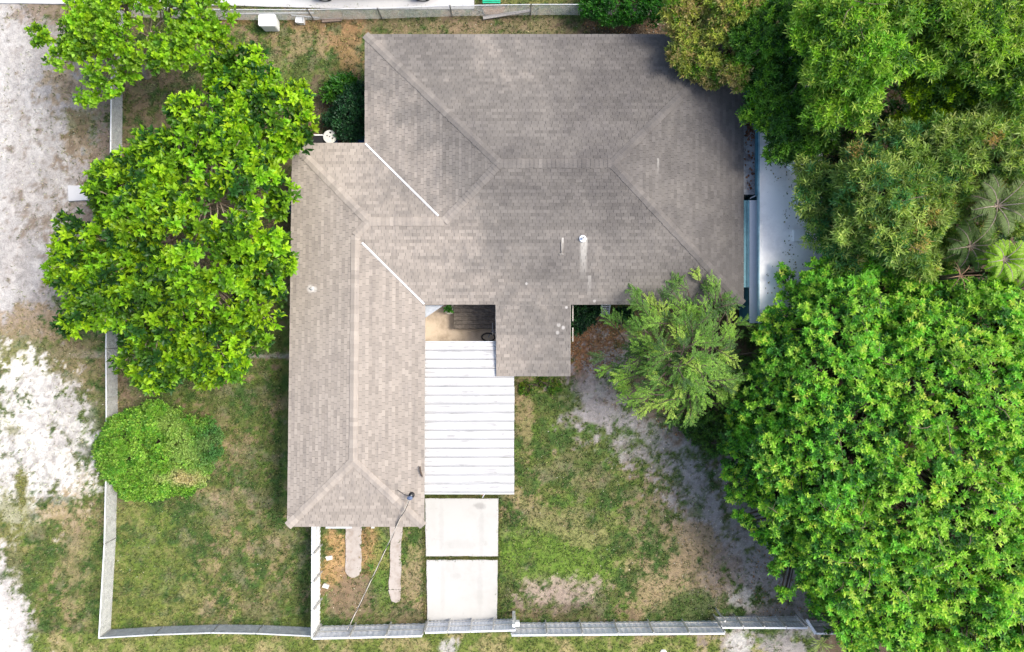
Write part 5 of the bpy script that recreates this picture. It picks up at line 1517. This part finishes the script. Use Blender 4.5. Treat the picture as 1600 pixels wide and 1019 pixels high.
# feathery olive tree over the back eave
def feathery():
    r = np.random.default_rng(131)
    b = P(1085, 570)
    root = empty('feathery_tree', (b.x, b.y, 0), 'feathery olive green tree with wispy drooping sprays over the south east roof corner', 'tree')
    top = Vector(P(1085, 560, 3.4)); MB().tube([(b.x, b.y, -.1), (b.x + .05, b.y, 1.2), (b.x, b.y + .05, 2.2), top], [.2, .15, .13, .10], 10).build('trunk', M['bark'], root)
    hubs = []; sprays = []
    nbr = 190
    for i in range(nbr):
        a = i * 2.399 + r.uniform(-.2, .2)
        u = math.sqrt((i + .5) / nbr)
        # crown outline in pixels, wider to the left and below
        ex = 126 if math.cos(a) < 0 else 106
        ey = 92 if math.sin(a) < 0 else 128
        tx = 1072 + ex * u * math.cos(a) + r.uniform(-24, 24); ty = 562 - ey * u * math.sin(a) + r.uniform(-22, 22)
        zt = 5.0 - 2.2 * u * u + r.uniform(-.35, .35)
        tip = P(tx, ty, max(zt, 3.0 if ty < 480 else 1.9))
        an = math.atan2(565 - ty, tx - 1078) + r.uniform(-.75, .75); ln = r.uniform(34, 78) * (1 if u > .35 else .6)
        st_ = P(tx - ln * math.cos(an), ty + ln * math.sin(an), max(tip.z - r.uniform(-.1, .7), 1.7))
        mid = st_.lerp(tip, .55); mid.z += .35; mid.x += r.uniform(-.2, .2); mid.y += r.uniform(-.2, .2)
        if i % 4 == 0: hubs.append((st_, tip))
        sprays.append([st_.lerp(mid, .5), mid, mid.lerp(tip, .5) + Vector((0, 0, .12)), tip])
    m = MB(); P_, D_, U_, L_, W_, C_ = [], [], [], [], [], []
    for h0, h1 in hubs: m.tube([top, top.lerp(h0, .6) + Vector((0, 0, .15)), h0], [.05, .035, .02], 6)
    for q, s in enumerate(sprays):
        m.tube(s, [.03, .02, .014, .006], 5)
        tone = np.array([(.22, .42, .05), (.12, .27, .035), (.38, .56, .09), (.06, .15, .03)][r.choice(4, p=[.36, .3, .18, .16])])
        main = (s[3] - s[0]).normalized()
        for j in range(13):
            t = .30 + .70 * j / 12
            k_ = min(int(t * 3), 2); base = s[k_].lerp(s[k_ + 1], t * 3 - k_)
            sg = 1 if j % 2 else -1
            perp = Vector((-main.y, main.x, 0)).normalized() * sg
            d = (main * r.uniform(.7, 1.3) + perp * r.uniform(.3, 1.0) + Vector((0, 0, r.uniform(-.35, .25)))).normalized()
            Ls = r.uniform(.28, .55) * (1.1 - .4 * t)
            tipq = base + d * Ls - Vector((0, 0, .06))
            m.tube([base, tipq], [.006, .003], 3, cap=False)
            nlf = 13
            for kk in range(nlf):
                tt = (kk + 1) / nlf; pp_ = base.lerp(tipq, tt); s2 = 1 if kk % 2 else -1
                pr = d.cross(Vector((0, 0, 1))).normalized() * s2
                dd = (d * 1.0 + pr * r.uniform(.5, 1.0) + Vector((r.normal(0, .2), r.normal(0, .2), r.uniform(-.1, .5)))).normalized()
                P_.append(pp_); D_.append(dd); U_.append((r.normal(0, .3), r.normal(0, .3), 1)); L_.append(r.uniform(.06, .10)); W_.append(r.uniform(.022, .034)); C_.append(tone * r.uniform(.7, 1.35))
    m.build('branch', M['bark'], root)
    arr = (np.array(P_), np.array(D_), np.array(U_, float), np.array(L_), np.array(W_), np.array(C_))
    foliage(root, arr, 0, r)
feathery()

def undergrowth():
    r = np.random.default_rng(171); P_, N_ = [], []
    n = 9500
    px = r.uniform(1255, 1640, n); py = r.uniform(-40, 1010, n)
    keep = (px > 1272) | (py > 520)
    keep &= ~((px < 1300) & (py > 760) & (px < 1255 + (py - 760) * .2))
    px, py = px[keep], py[keep]; n = len(px)
    x, y = (px - 800) * K * 30.5, (509.5 - py) * K * 30.5
    z = 1.0 + 2.6 * fbm(x, y, .6, 3, 91) + r.uniform(-.5, .3, n)
    c = np.stack([x, y, z], -1); nr = r.normal(0, .4, (n, 3)) + (0, 0, 1); nr /= np.linalg.norm(nr, axis=1)[:, None]
    col = palette(r, n, [(.035, .10, .02), (.06, .15, .02), (.02, .06, .02), (.12, .12, .04)], [.4, .25, .25, .1])
    v, F, cc_ = leaf_arrays(*rosettes(c, nr, r, 6, .24, .08, col))
    o = link('undergrowth', npmesh('undergrowth', v, F, M['leaf'], cc_))
    tag(o, 'dark tangled undergrowth filling the gaps beneath the right hand trees', 'undergrowth', kind='stuff')
undergrowth()

# palms among the right hand trees
def palm(name, label, px, py, z, n, L, tone, seed, lw=.035, bare=False):
    r = np.random.default_rng(seed); c = P(px, py, z)
    root = empty(name, (c.x, c.y, 0), label, 'palm')
    MB().tube([(c.x, c.y, 0), (c.x + .05, c.y, z * .5), (c.x, c.y, z)], [.16, .12, .10], 10).build('trunk', M['bark'], root)
    for i in range(n):
        a = i * 2.399; el = (i / n) * 1.0
        out = Vector((math.cos(a), math.sin(a), 0))
        pts = []; Lf = L * r.uniform(.85, 1.1)
        for k in range(7):
            t = k / 6
            pts.append(Vector(c) + out * Lf * t * (1 - .12 * el) + Vector((0, 0, Lf * (.55 - .5 * el) * math.sin(t * 2.0) - Lf * .45 * el * t * t)))
        fr = MB().tube(pts, [.022, .02, .018, .015, .012, .009, .005], 5).build('frond_stem', M['bark_pale'] if not bare else M['rust'], root)
        if bare: continue
        P_, D_, U_, L_, W_, C_ = [], [], [], [], [], []
        for k in range(26):
            t = .18 + .8 * k / 25
            kk = min(int(t * 6), 5); base = pts[kk].lerp(pts[kk + 1], t * 6 - kk); dm = (pts[kk + 1] - pts[kk]).normalized()
            for sg in (-1, 1):
                sd_ = dm.cross(Vector((0, 0, 1))).normalized() * sg
                d = (dm * .55 + sd_ + Vector((0, 0, r.uniform(-.15, .3)))).normalized()
                P_.append(base); D_.append(d); U_.append((0, 0, 1)); L_.append(Lf * .24 * math.sin(min(t * 2.4 + .5, 2.9)) + .05); W_.append(lw); C_.append(np.array(tone) * r.uniform(.75, 1.25))
        v, F, cc_ = leaf_arrays(np.array(P_), np.array(D_), np.array(U_, float), np.array(L_), np.array(W_), np.array(C_))
        o = link('leaflets', npmesh('leaflets', v, F, M['leaf'], cc_), fr); o['kind'] = 'stuff'
palm('palm_tree', 'grey-green palm with pale radiating stalks at the right edge', 1558, 322, 6.9, 15, 1.25, (.13, .20, .05), 141, .034)
palm('palm_tree', 'glowing lime green palm crown just below the grey-green palm', 1568, 406, 6.6, 18, .85, (.27, .46, .02), 142, .032)
palm('palm_tree', 'dark green fan of palm fronds behind the lime green palm crown', 1515, 385, 5.7, 14, 1.1, (.09, .17, .03), 143, .034)
palm('palm_tree', 'palm with lime fronds cut by the right edge of the picture', 1606, 420, 6.2, 14, .9, (.24, .42, .02), 145, .032)
palm('bare_palm', 'star of bare red-brown frond stalks between olive tree and bright trees', 1500, 431, 6.4, 8, .62, (.2, .1, .05), 144, bare=True)

# shrubs
def shrub(name, label, base, blobs, seed, cols, wts=None, **k):
    d = dict(clump=.22, spacing=.16, nl=6, L=.13, W=.06, fill=1.0, trunk_r=.04, jitter=.12, nb=4, th=.3, cat='shrub')
    d.update(k); cat = d.pop('cat')
    return tree(name, label, cat, base, blobs, seed, cols=cols, wts=wts, **d)
shrub('shrub', 'dark blue-green shrub pressed against the west side of the main roof', (545, 175), [(548, 170, 26, 1.6), (540, 195, 24, 1.3), (555, 145, 18, 1.3), (556, 200, 16, 1.2), (522, 185, 16, 1.0)], 151, [(.022, .085, .035), (.035, .12, .04), (.02, .06, .03)])
shrub('leafy_plant', 'broad-leaved green plant on the back lawn above the dark shrub', (533, 137), [(533, 137, 20, 1.2), (518, 145, 12, .9), (545, 128, 12, 1.0)], 152, [(.05, .17, .02), (.09, .24, .02), (.035, .12, .02)], L=.26, W=.09, nl=7, clump=.25, spacing=.3)
shrub('red_plant', 'small dark red spiky plant between the pale barrel and the dark shrub', (531, 206), [(531, 205, 9, .8), (527, 211, 6, .6)], 153, [(.22, .02, .05), (.13, .015, .035), (.30, .08, .10)], L=.2, W=.035, nl=9, clump=.14, spacing=.16)
shrub('shrub', 'dark evergreen shrub filling the inner corner right of the porch roof', (908, 495), [(905, 492, 16, 1.3), (914, 484, 16, 1.4), (903, 510, 12, .9), (926, 482, 10, 1.0), (975, 492, 14, 1.0), (920, 500, 10, .8)], 154, [(.014, .06, .022), (.03, .10, .03), (.01, .04, .02)])
shrub('hedge', 'rounded dark green hedge overhanging the back fence', (970, 12), [(925, 8, 20, 1.5), (955, 8, 30, 1.8), (990, 12, 28, 1.8), (1020, 8, 26, 1.8), (960, -20, 40, 2), (1010, -20, 40, 2), (975, 28, 14, 1.2)], 155, [(.03, .15, .012), (.05, .20, .015), (.02, .10, .015)], L=.10, W=.05, cat='hedge')
shrub('weed_clump', 'fine feathery green weeds at the foot of the feathery tree in the yard', (1095, 680), [(1090, 672, 24, .8), (1060, 655, 14, .6), (1125, 690, 24, 1.0), (1150, 665, 34, 1.6), (1120, 640, 40, 1.8), (1160, 620, 34, 2.2), (1165, 580, 24, 2.0)], 156, [(.07, .19, .03), (.14, .28, .04), (.04, .10, .02)], L=.09, W=.03, nl=7, cat='weeds')
shrub('low_weeds', 'low bright weeds growing under the edge of the carport and porch roof', (835, 600), [(822, 606, 12, .25), (845, 598, 10, .2), (866, 604, 12, .22)], 157, [(.10, .22, .02), (.18, .24, .03), (.06, .16, .02)], L=.09, W=.04, cat='weeds', clump=.14)
def spiky(name, label, px, py, n, L, tone, seed, wd=.035):
    r = np.random.default_rng(seed); c = P(px, py)
    a = r.uniform(0, 2 * np.pi, n); el = r.uniform(.15, 1.1, n)
    d = np.stack([np.cos(a) * np.cos(el), np.sin(a) * np.cos(el), np.sin(el)], -1)
    root = empty(name, tuple(c), label, 'plant')
    v, F, cc_ = leaf_arrays(np.tile(np.array(c), (n, 1)) + np.c_[r.normal(0, .05, (n, 2)), np.full(n, .03)], d, np.tile((0, 0, 1.), (n, 1)), L * r.uniform(.7, 1.1, n), np.full(n, wd), np.array(tone) * r.uniform(.7, 1.3, (n, 1)), droop=.3)
    for i in range(n):
        link('leaf', npmesh('leaf', v[i * 8:i * 8 + 8], F[:8], M['leaf'], cc_[i * 8:i * 8 + 8]), root)
spiky('spiky_plant', 'pale green sword-leaved plant in the verge below the short right fence piece', 1282, 1004, 34, .75, (.26, .34, .10), 161)
spiky('grass_tuft', 'small tuft of long green blades beside the cable in the strip garden', 582, 886, 20, .30, (.10, .30, .04), 162, .02)
import sys
print('objects', len(bpy.data.objects), 'tabs', len(tabs), 'caps', len(caps), 'tris', sum(len(m.polygons) for m in bpy.data.meshes))
